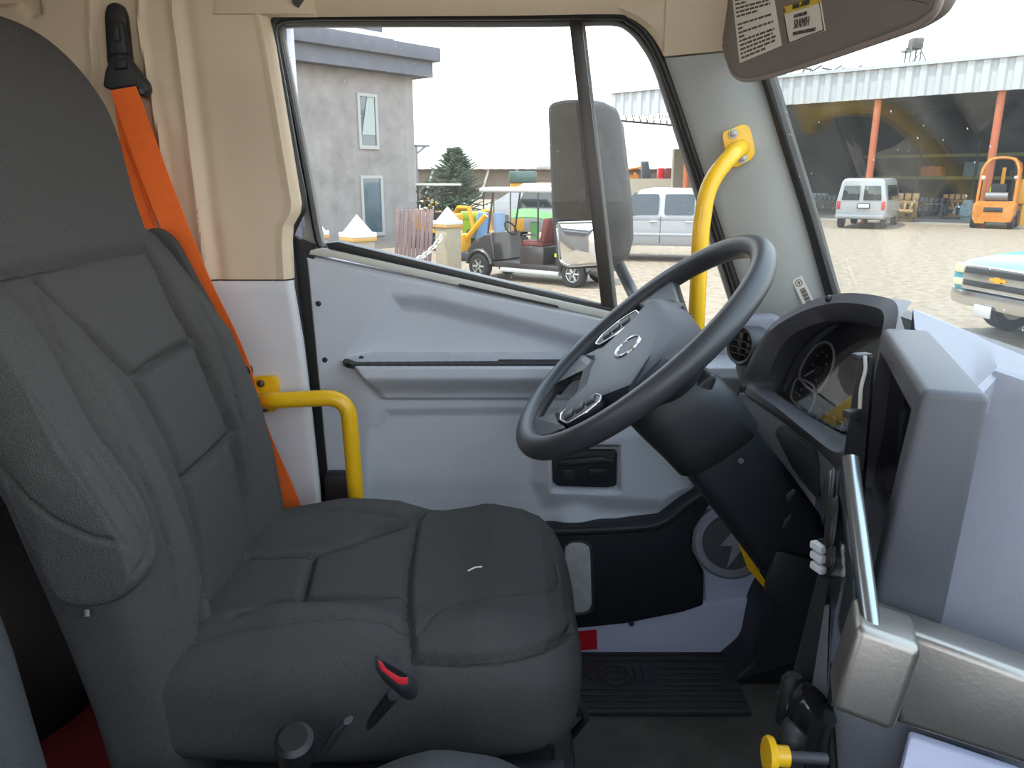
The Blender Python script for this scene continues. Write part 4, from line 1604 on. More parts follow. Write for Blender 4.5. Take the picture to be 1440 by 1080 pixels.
# oval switches
for k, (a, b, c_, d_) in enumerate((((1172, 668, 0.77), (1166, 735, 0.74), 0.018, 0.006), ((1178, 702, 0.72), (1170, 772, 0.71), 0.016, 0.006), ((1174, 772, 0.70), (1172, 802, 0.69), 0.012, 0.006))):
    p, q = PT(*a), PT(*b)
    so = obj('rocker_switch', G().tube([p.lerp(q, s) - CB * 0.003 for s in np.linspace(0, 1, 8)], [c_ * 0.5, c_ * 0.8, c_ * 0.95, c_, c_, c_ * 0.95, c_ * 0.8, c_ * 0.5], 14, flat=0.35, up=CB), M_SEAL, t_)
    obj('switch_bezel', G().tube([p.lerp(q, s) - CB * 0.001 for s in np.linspace(-0.05, 1.05, 8)], [c_ * 0.5, c_ * 0.9, c_ * 1.1, c_ * 1.15, c_ * 1.15, c_ * 1.1, c_ * 0.9, c_ * 0.5], 14, flat=0.2, up=CB), M_BLACK2, so)
g = G().hexa([PT(1150, 810, 0.80), PT(1170, 812, 0.78), PT(1172, 812, 0.84), PT(1152, 810, 0.86), PT(1150, 757, 0.80), PT(1168, 757, 0.78), PT(1170, 757, 0.84), PT(1152, 757, 0.86)], 0.002)
kb = obj('key_block', g, M_SEAL, t_)
for y in (769, 783, 798):
    obj('white_key', G().box(PT(1151, y, 0.795), (0.009, 0.018, 0.0085), 0.33, 0.002), M_WHITE, kb)
# metal end block and bar
t_ = thing('console_trim_bar', 'brushed metal trim bar across the lower dashboard', 'trim bar', PT(1300, 1000, 0.58))
EN = (CA * 0.85 - CB * 0.25).normalized()
BNm = Vector((-0.30, -0.93, 0.20)).normalized()
b0 = PT(1206, 880, 0.575)
blk = [Ppl(x, y, b0, BNm) for x, y in ((1206, 880), (1300, 914), (1258, 1034), (1168, 1000))]
bq_ = CA * 0.05
g = G().hexa([blk[3], blk[2], blk[2] + bq_, blk[3] + bq_, blk[0], blk[1], blk[1] + bq_, blk[0] + bq_], 0.007, 4)
eb = obj('end_block', g, M_BRUSH, t_)
BNr = Vector((-0.45, -0.88, 0.16)).normalized()
b0 = PT(1238, 874, 0.640)
bar = [Ppl(x, y, b0, BNr) for x, y in ((1238, 874), (1440, 948), (1600, 1010), (1590, 1140), (1440, 1078), (1262, 1020))]
g = G().prism(bar, CA * 0.04, 0.007, 3)
obj('trim_rail', g, M_BRUSH, t_)
# lower dash under the bar
g = G()
g.hexa([PT(1180, 1150, 0.72), PT(1500, 1250, 0.64), PT(1500, 1150, 0.80), PT(1180, 1080, 0.90), PT(1168, 985, 0.72), PT(1500, 1020, 0.66), PT(1500, 940, 0.84), PT(1172, 940, 0.90)], 0.008)
obj('lower_console', g, M_HOOD, dash)
g = G().prism(round_poly([PT(1280, 1036, 0.665), PT(1440, 1090, 0.635), PT(1440, 1180, 0.635), PT(1262, 1110, 0.665)], 0.004), CA * 0.01, 0.002)
obj('console_insert', g, M_PAINT, dash)
# ---- lever, levers and yellow knob beside the console
t_ = thing('gear_selector', 'black lever bracket standing beside the console', 'lever', PT(1120, 1080, 0.85))
g = G().hexa([PT(1106, 980, 0.84), PT(1140, 985, 0.80), PT(1142, 985, 0.83), PT(1110, 980, 0.87), PT(1150, 806, 0.84), PT(1168, 806, 0.80), PT(1170, 806, 0.83), PT(1152, 806, 0.87)], 0.003)
obj('lever_arm', g, M_BLACK, t_)
g = G().hexa([PT(1138, 985, 0.80), PT(1162, 985, 0.74), PT(1164, 985, 0.78), PT(1142, 985, 0.84), PT(1160, 850, 0.80), PT(1166, 850, 0.74), PT(1168, 850, 0.78), PT(1162, 850, 0.84)], 0.002)
obj('side_plate', g, M_DASH, t_)
g = G()
g.lathe([(0.010, 0), (0.012, 0.006), (0.012, 0.05), (0.008, 0.056)], PT(1105, 1018, 0.80), (0.1, 0.1, 1), 16)
obj('lever_collar', g, M_BLACK, t_)
g = G()
g.tube([PT(1108, 970, 0.80), PT(1100, 976, 0.80), PT(1093, 977, 0.80)], 0.0035, 8)
g.ball(PT(1108, 968, 0.80), 0.006, 10)
obj('lever_pin', g, M_BLACK2, t_)
g = G()
g.tube(catmull([PT(1135, 1100, 0.74), PT(1132, 1040, 0.73), PT(1140, 1000, 0.72), PT(1152, 990, 0.715)], 6), 0.022, 14)
obj('lever_boot', g, mat('gloss_black', (28, 29, 31), 0.15), t_)
g = G().tube(catmull([PT(1112, 1110, 0.70), PT(1110, 1060, 0.69), PT(1116, 1030, 0.69), PT(1122, 1022, 0.69)], 6), [0.012] * 18 + [0.008], 12)
obj('lever_grip', g, M_BLACK, t_)
kx = PT(1082, 1062, 0.66)
t_ = thing('parking_brake_knob', 'yellow round pull knob low beside the console', 'knob', kx)
ka = Vector((-0.99, 0.02, 0.06)).normalized()
obj('knob_cap', G().lathe([(0.0, 0.004), (0.015, 0.003), (0.0165, 0.0), (0.0155, -0.003), (0.009, -0.004), (0.009, -0.016), (0.0, -0.016)], kx, ka, 28), M_YELLOW, t_)
obj('knob_stem', G().cyl(kx - ka * 0.016, kx - ka * 0.05, 0.005, 12), M_BLACK2, t_)

# ---- grab handles
t_ = thing('grab_handle', 'yellow bent grab bar on the windscreen pillar above the wheel', 'grab bar', P(975, 560, 1.33))
fl = [(1015, 186), (1045, 174), (1056, 178), (1063, 212), (1058, 224), (1033, 237), (1022, 230)]
fo = obj('flange', G().prism(round_poly(pl(fl, 1.405), 0.008), (0.004, 0.014, 0), 0.002), M_YELLOW, t_)
for a, b in ((1031, 188), (1044, 223)):
    obj('flange_bolt', G().lathe([(0.0085, 0.0), (0.0085, 0.003), (0.0055, 0.003), (0.0055, 0.008), (0.0, 0.009)], P(a, b, 1.405), (-0.1, -1, 0), 14), M_STEEL, fo)
path = fillet([P(1043, 208, 1.41), P(1034, 212, 1.36), P(995, 258, 1.335), P(985, 330, 1.33), P(979, 460, 1.33), P(974, 575, 1.33)], [0, 0.03, 0.06, 0.03, 0.01, 0], 8)
obj('bar', G().tube(path, 0.0145, 20), M_YELLOW, t_)
t_ = thing('grab_handle', 'yellow L shaped grab bar on the lower pillar beside the seat', 'grab bar', P(503, 720, 1.36))
fl = [(350, 531), (384, 529), (391, 535), (393, 572), (388, 578), (366, 582), (356, 570)]
fo = obj('flange', G().prism(round_poly(pl(fl, 1.425), 0.006), (0, 0.014, 0), 0.002), M_YELLOW, t_)
for a, b in ((367, 539), (372, 574)):
    obj('flange_bolt', G().lathe([(0.0075, 0.0), (0.0075, 0.002), (0.005, 0.002), (0.005, 0.006), (0.0, 0.007)], P(a, b, 1.425), (0, -1, 0), 14), M_STEEL, fo)
path = fillet([P(372, 563, 1.43), P(370, 564, 1.375), P(489, 558, 1.375), P(504, 740, 1.375)], [0, 0.035, 0.045, 0], 9)
obj('bar', G().tube(path, 0.0155, 20), M_YELLOW, t_)

# ---- sun visor
XV = 0.36
t_ = thing('sun_visor', 'taupe vinyl sun visor with two warning labels', 'sun visor', PX(1160, 0, XV))
vo = [(1000, -60), (1006, 0), (1013, 55), (1022, 90), (1030, 106), (1043, 112), (1070, 109), (1140, 88), (1220, 60), (1275, 40), (1300, 25), (1314, 5), (1322, -40), (1326, -90)]
vl = [PX(x, y, XV) for x, y in vo]
obj('visor_pad', G().prism(round_poly(vl, 0.01, 3), (0.022, 0, 0.0), 0.008, 4), M_VISOR, t_, angle=50)
obj('visor_welt', G().tube(catmull([p + Vector((0.004, 0, 0)) for p in vl[1:-1]], 5), 0.0035, 8), mat('visor_welt', (150, 138, 132), 0.7), t_)


def on_visor(x, y, h=0.001):
    return PX(x, y, XV - h)


lab = [(1028, -20), (1083, -30), (1099, 64), (1040, 89)]
l1 = obj('warning_label', G().prism([on_visor(x, y) for x, y in lab], (0.002, 0, 0)), M_PAPER, t_)
l1['label'] = 'tall white label of small print'
g = G()
a, b, c, d = [on_visor(x, y, 0.0014) for x, y in ((1028, -20), (1083, -30), (1099, 64), (1040, 89))]
random.seed(3)
lens = [0.85, 0.9, 0.7, 0.8, 0.3, 0.85, 0.85, 0.55, 0.0, 0.85, 0.12, 0.85, 0.15, 0.85, 0.8, 0.85, 0.85, 0.6]
for k, w in enumerate(lens):
    if not w:
        continue
    v = (k + 0.8) / (len(lens) + 0.8)
    p, q = a.lerp(d, v), b.lerp(c, v)
    dz = Vector((0, 0, 0.0014))
    x = 0.06
    while x < 0.06 + w:
        e = min(0.06 + w, x + random.uniform(0.05, 0.14))
        s0, s1 = p.lerp(q, x), p.lerp(q, e)
        g.prism([s0 - dz, s1 - dz, s1 + dz, s0 + dz], (0.0006, 0, 0))
        x = e + 0.025
obj('small_print', g, M_INK, l1)
a, b, c, d = [on_visor(x, y) for x, y in ((1100, 9), (1152, -8), (1160, 43), (1109, 62))]
l2 = obj('speed_label', G().prism([a, b, c, d], (0.002, 0, 0)), M_PAPER, t_)
l2['label'] = 'white and yellow speed label'
m1, m2 = a.lerp(d, 0.22), b.lerp(c, 0.24)
sh = Vector((-0.0006, 0, 0))
obj('yellow_band', G().prism([a + sh, b + sh, m2 + sh, m1 + sh], (0.0012, 0, 0)), M_LABELY, l2)
ex_ = (b - a).normalized()
ey_ = (a - d).normalized()
g = G()
wdt = (b - a).length


def vt(txt, u, v, size, sx=0.8, bold=0.0):
    p = a.lerp(b, u).lerp(d.lerp(c, u), v) + Vector((-0.0012, 0, 0))
    place_text(g, txt, size, p, ex_, ey_, 0.0003, sx, bold)


vt('WARNING - ATTENTION', 0.54, 0.12, 0.0085, 0.62)
vt('MAX TOWING SPEED', 0.48, 0.38, 0.0058, 0.8)
vt('50 KM/H', 0.47, 0.60, 0.0150, 0.95)
vt('VITESSE MAXIMALE DE REMORQUAGE', 0.5, 0.84, 0.0058, 0.78)
p = a.lerp(d, 0.12).lerp(b.lerp(c, 0.12), 0.06) + Vector((-0.001, 0, 0))
tri_ = G().tube([p + ey_ * 0.004, p - ey_ * 0.004 - ex_ * 0.004, p - ey_ * 0.004 + ex_ * 0.004], 0.0007, 5, True)
obj('lettering', g, M_INK, l2)
obj('warning_triangle', tri_, M_INK, l2)
rm = [p + Vector((-0.0006, 0, 0)) for p in (a.lerp(c, 0.02), b.lerp(d, 0.02), c.lerp(a, 0.02), d.lerp(b, 0.02))]
obj('label_border', G().tube(rm, 0.0007, 5, True), M_INK, l2)
# ================================================================== OUTSIDE
M_GRAVEL = mat('gravel_yard', (130, 115, 97), 0.95, bump=1.0, bscale=6.0, vary=0.45, vscale=5.0)
M_STUCCO = mat('grey_stucco', (132, 126, 122), 0.9, bump=0.5, bscale=9, vary=0.26, vscale=1.6)
M_CORN = mat('grey_cornice', (96, 96, 102), 0.8, vary=0.15, vscale=3)
M_WINGLASS = mat('building_window_glass', (70, 84, 90), 0.06, spec=0.8)
M_WFRAME = mat('window_frame_white', (150, 150, 146), 0.5)
M_CURTAIN = mat('pale_curtain', (150, 158, 152), 0.8)
M_WCAR = mat('white_car_paint', (150, 150, 152), 0.3, coat=0.4)
M_TEAL = mat('teal_car_paint', (70, 152, 166), 0.3, coat=0.5)
M_CARGLASS = mat('car_glass', (34, 42, 44), 0.06, spec=0.8)
M_TIRE = mat('tire_rubber', (34, 34, 34), 0.9)
M_RIM = mat('alloy_rim', (150, 150, 146), 0.35, metal=0.7)
M_CARTB = mat('dark_cart_body', (50, 46, 44), 0.35, coat=0.3)
M_CARTW = mat('cart_roof_white', (170, 170, 168), 0.5)
M_MAROON = mat('maroon_upholstery', (96, 44, 38), 0.7)
M_MYEL = mat('machine_yellow', (196, 138, 14), 0.5, vary=0.15, vscale=4)
M_RUSTY = mat('worn_orange_yellow', (186, 112, 34), 0.7, vary=0.35, vscale=5)
M_ORPOST = mat('orange_steel_post', (160, 84, 50), 0.6, vary=0.1, vscale=3)
M_STONE = mat('stone_post', (142, 132, 112), 0.9, bump=0.5, bscale=20, vary=0.15, vscale=6)
M_WHITECAP = mat('white_stone_cap', (186, 184, 178), 0.7)
M_CORR = mat('white_corrugated_sheet', (158, 160, 162), 0.5)
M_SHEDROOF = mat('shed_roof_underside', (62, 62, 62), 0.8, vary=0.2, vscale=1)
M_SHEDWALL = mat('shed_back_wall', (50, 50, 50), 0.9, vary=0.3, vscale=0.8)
M_SHELF = mat('shelf_beam', (112, 116, 62), 0.6)
M_NEEDLE = mat('spruce_needles', (52, 72, 48), 0.8, vary=0.6, vscale=5)
M_BARK = mat('bark', (70, 54, 42), 0.9)
M_TRUSS = mat('steel_truss', (100, 102, 104), 0.5)
M_ENGB = mat('grimy_engine_block', (84, 80, 74), 0.6, vary=0.4, vscale=10)
M_ENGG = mat('golden_brown_engine', (120, 94, 60), 0.6, vary=0.4, vscale=10)
M_ENGTAN = mat('tan_engine_cover', (150, 120, 76), 0.6, vary=0.3, vscale=10)
M_ENGD = mat('dark_engine', (54, 58, 62), 0.6, vary=0.4, vscale=10)
M_PALEB = mat('pale_blue_casting', (120, 140, 152), 0.5, vary=0.2, vscale=10)
M_BLUE = mat('blue_plastic', (84, 116, 150), 0.5)
M_GREENT = mat('green_tarp', (84, 132, 70), 0.6)
M_LIME = mat('lime_body', (150, 176, 30), 0.5)
M_TAILRED = mat('tail_lamp_red', (170, 26, 30), 0.3)
M_AMBER = mat('headlamp_lens', (190, 184, 150), 0.15)
M_WALLB = mat('beige_block_wall', (132, 124, 108), 0.9, vary=0.1, vscale=2)
M_BROWNW = mat('brown_barn_wall', (110, 98, 86), 0.9, vary=0.1, vscale=0.6)
M_PALEROOF = mat('pale_metal_roof', (170, 166, 156), 0.6, vary=0.06, vscale=0.5)
M_STRIPE = mat('striped_boards', (120, 98, 96), 0.7, vary=0.2, vscale=3)

R4 = Vector((0.7071, -0.7071, 0))
N4 = Vector((0.7071, 0.7071, 0))

g = G()
g.box((20, 60, -0.05), (260, 260, 0.1))
struct('ground', g, M_GRAVEL, 'sunlit pale gravel yard', 'ground')


def rot_to(f):
    return math.atan2(f[1], f[0])


def RZ(a):
    return Matrix.Rotation(a, 3, 'Z')


# ---- side mirror of the truck
MN = Vector((-0.85, -0.53, 0)).normalized()
MO = PT(773, 230, 1.0)
MO = Vector((MO.x * 0 + 0.09, 1.85, 2.3))


def Mp(px, py, h=0.0):
    return Ppl(px, py, MO + MN * h, MN)


t_ = thing('side_mirror', 'large truck side mirror with a small convex mirror below', 'mirror', Mp(800, 378))
ml = [(771, 152), (776, 145), (790, 141), (812, 140), (832, 141), (850, 300), (852, 366), (846, 376), (800, 379), (784, 372), (777, 310)]
hs = [Mp(x, y, -0.006) for x, y in ml]
g = G()
c0 = sum(hs, Vector()) / len(hs)
rp = round_poly(hs, 0.02, 4)
dv = -MN
g.loft([rp, [p + dv * 0.04 for p in rp], [p.lerp(c0, 0.06) + dv * 0.075 for p in rp], [p.lerp(c0, 0.22) + dv * 0.10 for p in rp], [p.lerp(c0, 0.6) + dv * 0.115 for p in rp]])
obj('mirror_housing', g, mat('mirror_housing_plastic', (46, 41, 36), 0.6, vary=0.15, vscale=12), t_, angle=50)
mg = [(774, 154), (779, 148), (792, 145), (828, 145), (840, 240), (846, 309), (782, 309), (779, 290)]
M_MIRR = mat('dusty_mirror', (112, 106, 98), 0.12, metal=1.0, vary=0.15, vscale=16)
obj('mirror_glass', G().prism(round_poly([Mp(x, y, 0.0) for x, y in mg], 0.012), -MN * 0.004), M_MIRR, t_)
cg_ = [(783, 314), (844, 312), (848, 364), (842, 371), (800, 374), (788, 368)]
cv = G()
cp = round_poly([Mp(x, y, 0.0) for x, y in cg_], 0.012)
cc_ = sum(cp, Vector()) / len(cp)
cv.loft([[p.lerp(cc_, s) + MN * (0.012 * (1 - (1 - s) ** 2)) for p in cp] for s in np.linspace(0, 0.97, 8)])
obj('convex_mirror', cv, mat('convex_mirror', (226, 226, 226), 0.04, metal=1.0), t_, angle=80)
obj('convex_rim', G().tube(cp, 0.0035, 8, True), M_CHROME, t_)
obj('mirror_arm', G().tube(catmull([Mp(850, 330, -0.09), P(884, 400, 1.80), P(900, 430, 1.70), P(930, 470, 1.62)], 6), 0.014, 12), M_BLACK, t_)

# ---- grey building
t_ = thing('building', 'two storey grey stucco building with dark cornice and narrow windows', 'building', (-3.43, 28, 0))
BD = Vector((-3.47, -3.9, 0)).normalized()      # along the face, nearer and to the left
BN = Vector((BD.y, -BD.x, 0))                    # towards the yard
if BN.dot(Vector((0, -1, 0))) < 0:
    BN = -BN
BO = Vector((-3.43, 28, 0))


def Bp(s, o, z):
    return BO + BD * s + BN * o + Vector((0, 0, z))


WLEN, WDEP = 34, 12


def bbox(s0, s1, o0, o1, z0, z1, bev=0.0):
    return G().hexa([Bp(s0, o0, z0), Bp(s1, o0, z0), Bp(s1, o1, z0), Bp(s0, o1, z0), Bp(s0, o0, z1), Bp(s1, o0, z1), Bp(s1, o1, z1), Bp(s0, o1, z1)], bev)


obj('wall', bbox(0, WLEN, -WDEP, 0, 0, 5.6), M_STUCCO, t_)
obj('cornice', bbox(-0.55, WLEN, -WDEP, 0.45, 5.5, 6.0), M_CORN, t_)
obj('cornice_cap', bbox(-0.75, WLEN, -WDEP, 0.65, 6.0, 6.45, 0.03), M_CORN, t_)
obj('parapet', bbox(0.5, WLEN, -WDEP, -0.9, 6.45, 7.7), M_CORN, t_)
obj('roof_rail', bbox(0.6, WLEN, -0.3, -0.1, 6.62, 6.78), M_WHITECAP, t_)


def Bface(px, py):
    return Ppl(px, py, BO + BN * 0.0, BN)


for k, (cnr) in enumerate((((505, 136), (526, 137), (528, 205), (508, 204)), ((510, 251), (534, 252), (537, 326), (513, 324)))):
    q = [Bface(*c) for c in cnr]
    ss = [(p - BO).dot(BD) for p in q]
    s0, s1 = min(ss), max(ss)
    z1, z0 = max(q[0].z, q[1].z), min(q[2].z, q[3].z)
    f = G()
    for a in ((s0 - 0.1, s0, z0, z1), (s1, s1 + 0.1, z0, z1), (s0 - 0.1, s1 + 0.1, z1, z1 + 0.1), (s0 - 0.1, s1 + 0.1, z0 - 0.12, z0)):
        f.hexa([Bp(a[0], -0.02, a[2]), Bp(a[1], -0.02, a[2]), Bp(a[1], 0.05, a[2]), Bp(a[0], 0.05, a[2]),
                Bp(a[0], -0.02, a[3]), Bp(a[1], -0.02, a[3]), Bp(a[1], 0.05, a[3]), Bp(a[0], 0.05, a[3])])
    wf = obj('window', f, M_WFRAME, t_)
    obj('pane', bbox(s0, s1, 0.002, 0.012, z0, z1), M_WINGLASS, wf)
    if k == 0:
        A = []
        for s in np.linspace(0, 1, 10):
            A.append([Bp(s0 + (s1 - s0) * (0.05 + 0.9 * s * (0.5 + 0.5 * v)), 0.02 + 0.01 * math.sin(20 * s), z1 - (z1 - z0) * (0.0 + 0.78 * v)) for v in np.linspace(0, 1, 8)])
        obj('curtain', G().sheet(A, BN * 0.004), M_CURTAIN, wf)

# ---- vehicles


def ring_body(x, zb, zm, zt, wb, wm, wt, n=4):
    """Cross-section of a car body: bottom, belt and top half widths, rounded."""
    p = [(wb * 0.93, zb), (wb, zb + 0.10), (wm, zm * 0.72 + zb * 0.28), (wm, zm), (wt * 1.0 + (wm - wt) * 0.06, zt - 0.12), (wt * 0.93, zt - 0.03), (wt * 0.75, zt)]
    left = [Vector((x, a, b)) for a, b in p]
    right = [Vector((x, -a, b)) for a, b in p[::-1]]
    return left + right


def wheel(parent, x, y, r, w, side, spokes=5, rimmat=None):
    o = thing_part = None
    tr = obj('wheel', G().lathe([(r * 0.62, -w / 2), (r * 0.92, -w / 2), (r, -w / 2 + 0.03), (r, w / 2 - 0.03), (r * 0.92, w / 2), (r * 0.62, w / 2), (r * 0.60, w * 0.2), (r * 0.60, -w * 0.2)], (x, y, r), (0, side, 0), 28, cap=False), M_TIRE, parent)
    g = G()
    g.lathe([(r * 0.61, -w * 0.45), (r * 0.61, w * 0.44), (r * 0.55, w * 0.40), (r * 0.52, w * 0.15), (0.02, w * 0.12)], (x, y, r), (0, side, 0), 28)
    for k in range(spokes):
        a = 2 * math.pi * k / spokes
        g.tube([Vector((x + r * 0.08 * math.cos(a), y + side * w * 0.34, r + r * 0.08 * math.sin(a))), Vector((x + r * 0.56 * math.cos(a), y + side * w * 0.36, r + r * 0.56 * math.sin(a)))], [r * 0.12, r * 0.09], 8)
    obj('wheel_rim', g, rimmat or M_RIM, tr)
    return tr


# white passenger van seen from the rear
vp = PZ(1206, 322, 0)
vf = Vector((math.sin(math.radians(33)), math.cos(math.radians(33)), 0))
t_ = thing('van', 'white passenger van parked with its rear doors to the yard', 'van', vp, local=True, rotz=rot_to(vf))
g = G()
g.loft([ring_body(0.06, 0.50, 1.15, 2.05, 0.95, 0.98, 0.80), ring_body(0.0, 0.42, 1.15, 2.06, 0.98, 1.0, 0.82) if False else ring_body(0.10, 0.42, 1.15, 2.10, 0.98, 1.0, 0.84),
        ring_body(0.5, 0.40, 1.15, 2.15, 1.0, 1.01, 0.86), ring_body(3.6, 0.40, 1.15, 2.15, 1.0, 1.01, 0.86), ring_body(4.4, 0.40, 1.12, 1.75, 0.99, 1.0, 0.88), ring_body(5.2, 0.42, 0.95, 1.12, 0.92, 0.95, 0.86), ring_body(5.4, 0.5, 0.85, 0.98, 0.85, 0.88, 0.8)])
obj('body', g, M_WCAR, t_)
for s in (-1, 1):
    g = G()
    g.hexa([(0.035, s * 0.08, 1.22), (0.035, s * 0.80, 1.22), (0.09, s * 0.80, 1.22), (0.09, s * 0.08, 1.22), (0.05, s * 0.08, 1.82), (0.05, s * 0.72, 1.82), (0.10, s * 0.72, 1.82), (0.10, s * 0.08, 1.82)], 0.01)
    obj('rear_window', g, M_CARGLASS, t_)
    obj('tail_lamp', G().box((0.05, s * 0.90, 1.0), (0.06, 0.14, 0.34), bev=0.02), M_TAILRED, t_)
for x0, x1 in ((0.5, 1.3), (1.45, 2.6), (2.75, 3.55)):
    for s in (-1, 1):
        g = G().hexa([(x0, s * 0.99, 1.22), (x1, s * 0.99, 1.22), (x1, s * 1.02, 1.22), (x0, s * 1.02, 1.22), (x0, s * 0.89, 1.85), (x1, s * 0.89, 1.85), (x1, s * 0.93, 1.85), (x0, s * 0.93, 1.85)])
        obj('side_window', g, M_CARGLASS, t_)
obj('rear_bumper', G().box((0.0, 0, 0.52), (0.18, 1.96, 0.16), bev=0.04), mat('grey_bumper', (130, 132, 134), 0.4), t_)
pt_ = obj('number_plate', G().box((0.02, -0.12, 0.98), (0.02, 0.52, 0.22), bev=0.01), M_INK, t_)
obj('plate_face', G().box((0.005, -0.12, 0.98), (0.012, 0.42, 0.13)), M_PAPER, pt_)
for x in (1.0, 4.3):
    for s in (-1, 1):
        wheel(t_, x, s * 0.88, 0.36, 0.24, s)


def pickup(label, paint, loc, f, crew, grille):
    t_ = thing('pickup_truck', label, 'pickup truck', loc, local=True, rotz=rot_to(f))
    cab0 = -1.45
    cab1 = -3.75 if crew else -3.0
    g = G()
    g.loft([ring_body(-0.04, 0.55, 0.88, 1.00, 0.86, 0.90, 0.84), ring_body(-0.16, 0.45, 0.92, 1.07, 0.95, 0.97, 0.86), ring_body(-0.6, 0.45, 0.98, 1.14, 0.98, 0.99, 0.86),
            ring_body(cab0, 0.42, 1.05, 1.20, 0.98, 0.99, 0.86), ring_body(cab1 - 0.1, 0.42, 1.05, 1.18, 0.98, 0.99, 0.9), ring_body(-5.75, 0.5, 1.05, 1.17, 0.98, 0.99, 0.94)])
    obj('body', g, paint, t_)
    g = G()
    g.loft([ring_body(cab0 + 0.05, 1.0, 1.10, 1.16, 0.93, 0.93, 0.82), ring_body(cab0 - 0.75, 1.0, 1.2, 1.84, 0.95, 0.95, 0.74), ring_body(cab0 - 1.1, 1.0, 1.2, 1.90, 0.95, 0.95, 0.74),
            ring_body(cab1 + 0.2, 1.0, 1.2, 1.88, 0.95, 0.95, 0.74), ring_body(cab1, 1.0, 1.2, 1.80, 0.93, 0.93, 0.72)])
    obj('cab', g, paint, t_)
    for s in (-1, 1):
        doors = [(cab0 - 0.45, cab0 - 1.25, 0.45), (cab0 - 1.40, cab0 - 2.15, 0.0)] if crew else [(cab0 - 0.45, cab0 - 1.4, 0.45)]
        for a, b, sl in doors:
            g = G().prism(round_poly([Vector((x, s * y, z)) for x, y, z in [(a + sl * 0.55, 0.935, 1.22), (b, 0.935, 1.22), (b, 0.80, 1.74), (a - sl * 0.35, 0.80, 1.74)]], 0.06), (0, s * 0.03, 0))
            obj('side_window', g, M_CARGLASS, t_)
        obj('wing_mirror', G().box((cab0 - 0.35, s * 1.12, 1.3), (0.12, 0.22, 0.24), bev=0.04), paint, t_)
        for a, b, sl in doors:
            obj('door_handle', G().box((b + 0.12, s * 1.0, 1.05), (0.2, 0.04, 0.04), bev=0.01), M_CHROME, t_)
            g = G().box((b - 0.06, s * 0.985, 0.85), (0.012, 0.03, 0.7))
            obj('door_gap', g, M_ENGD, t_)
        obj('side_moulding', G().box((-2.8, s * 0.99, 0.72), (3.2, 0.03, 0.06), bev=0.01), paint, t_)
    g = G().hexa([(cab0 + 0.12, -0.78, 1.19), (cab0 + 0.12, 0.78, 1.19), (cab0 - 0.05, 0.78, 1.19), (cab0 - 0.05, -0.78, 1.19),
                  (cab0 - 0.62, -0.66, 1.78), (cab0 - 0.62, 0.66, 1.78), (cab0 - 0.75, 0.66, 1.78), (cab0 - 0.75, -0.66, 1.78)])
    obj('front_window', g, M_CARGLASS, t_)
    g = G()
    bp = [Vector((0.02 - 0.20 * abs(y) ** 4, y * 1.0, 0.56)) for y in np.linspace(-1, 1, 21)]
    g.loft([[p + Vector(o) for o in ((0.05, 0, -0.11), (0.08, 0, -0.02), (0.06, 0, 0.08), (-0.06, 0, 0.10), (-0.06, 0, -0.11))] for p in bp])
    obj('front_bumper', g, M_CHROME if grille else paint, t_)
    if grille:
        gr = obj('grille', G().box((-0.01, 0, 0.83), (0.10, 1.30, 0.34), bev=0.02), M_CHROME, t_)
        for z in (0.755, 0.925):
            obj('grille_slot', G().box((0.035, 0, z), (0.03, 1.22, 0.085), bev=0.01), M_SEAL, gr)
        obj('grille_emblem', G().prism([(0.045, a, 0.84 + b) for a, b in [(-0.13, -0.012), (-0.05, -0.012), (-0.05, -0.035), (0.045, -0.035), (0.045, -0.012), (0.13, -0.012), (0.12, 0.022), (0.04, 0.022), (0.04, 0.04), (-0.05, 0.04), (-0.05, 0.022), (-0.14, 0.022)]], (0.02, 0, 0)), M_MYEL, gr)
        for s in (-1, 1):
            for z, h in ((0.93, 0.13), (0.74, 0.10)):
                obj('headlamp', G().box((-0.05, s * 0.73, z), (0.12, 0.26, h), bev=0.02), M_AMBER, t_)
        obj('licence_plate', G().box((0.11, -0.12, 0.42), (0.02, 0.30, 0.16), bev=0.01), M_CARTW, t_)
    for x in (-1.0, -4.55):
        for s in (-1, 1):
            wheel(t_, x, s * 0.87, 0.39, 0.26, s)
    return t_


pf = Vector((-0.985, -0.17, 0)).normalized()
pl_ = Vector((-pf.y, pf.x, 0))
corner = Vector((6.27, 10.95, 0))
pickup('teal pickup truck with chrome bumper nosing in beyond the windscreen', M_TEAL, corner + pl_ * 0.98, pf, False, True)
pf = Vector((-0.97, 0.22, 0)).normalized()
wp0 = PZ(893, 368, 0)
pickup('white crew cab pickup parked beyond the driver window', M_WCAR, wp0 + pf * 2.15 - Vector((-pf.y, pf.x, 0)) * 1.0, pf, True, False)

# ---- golf cart


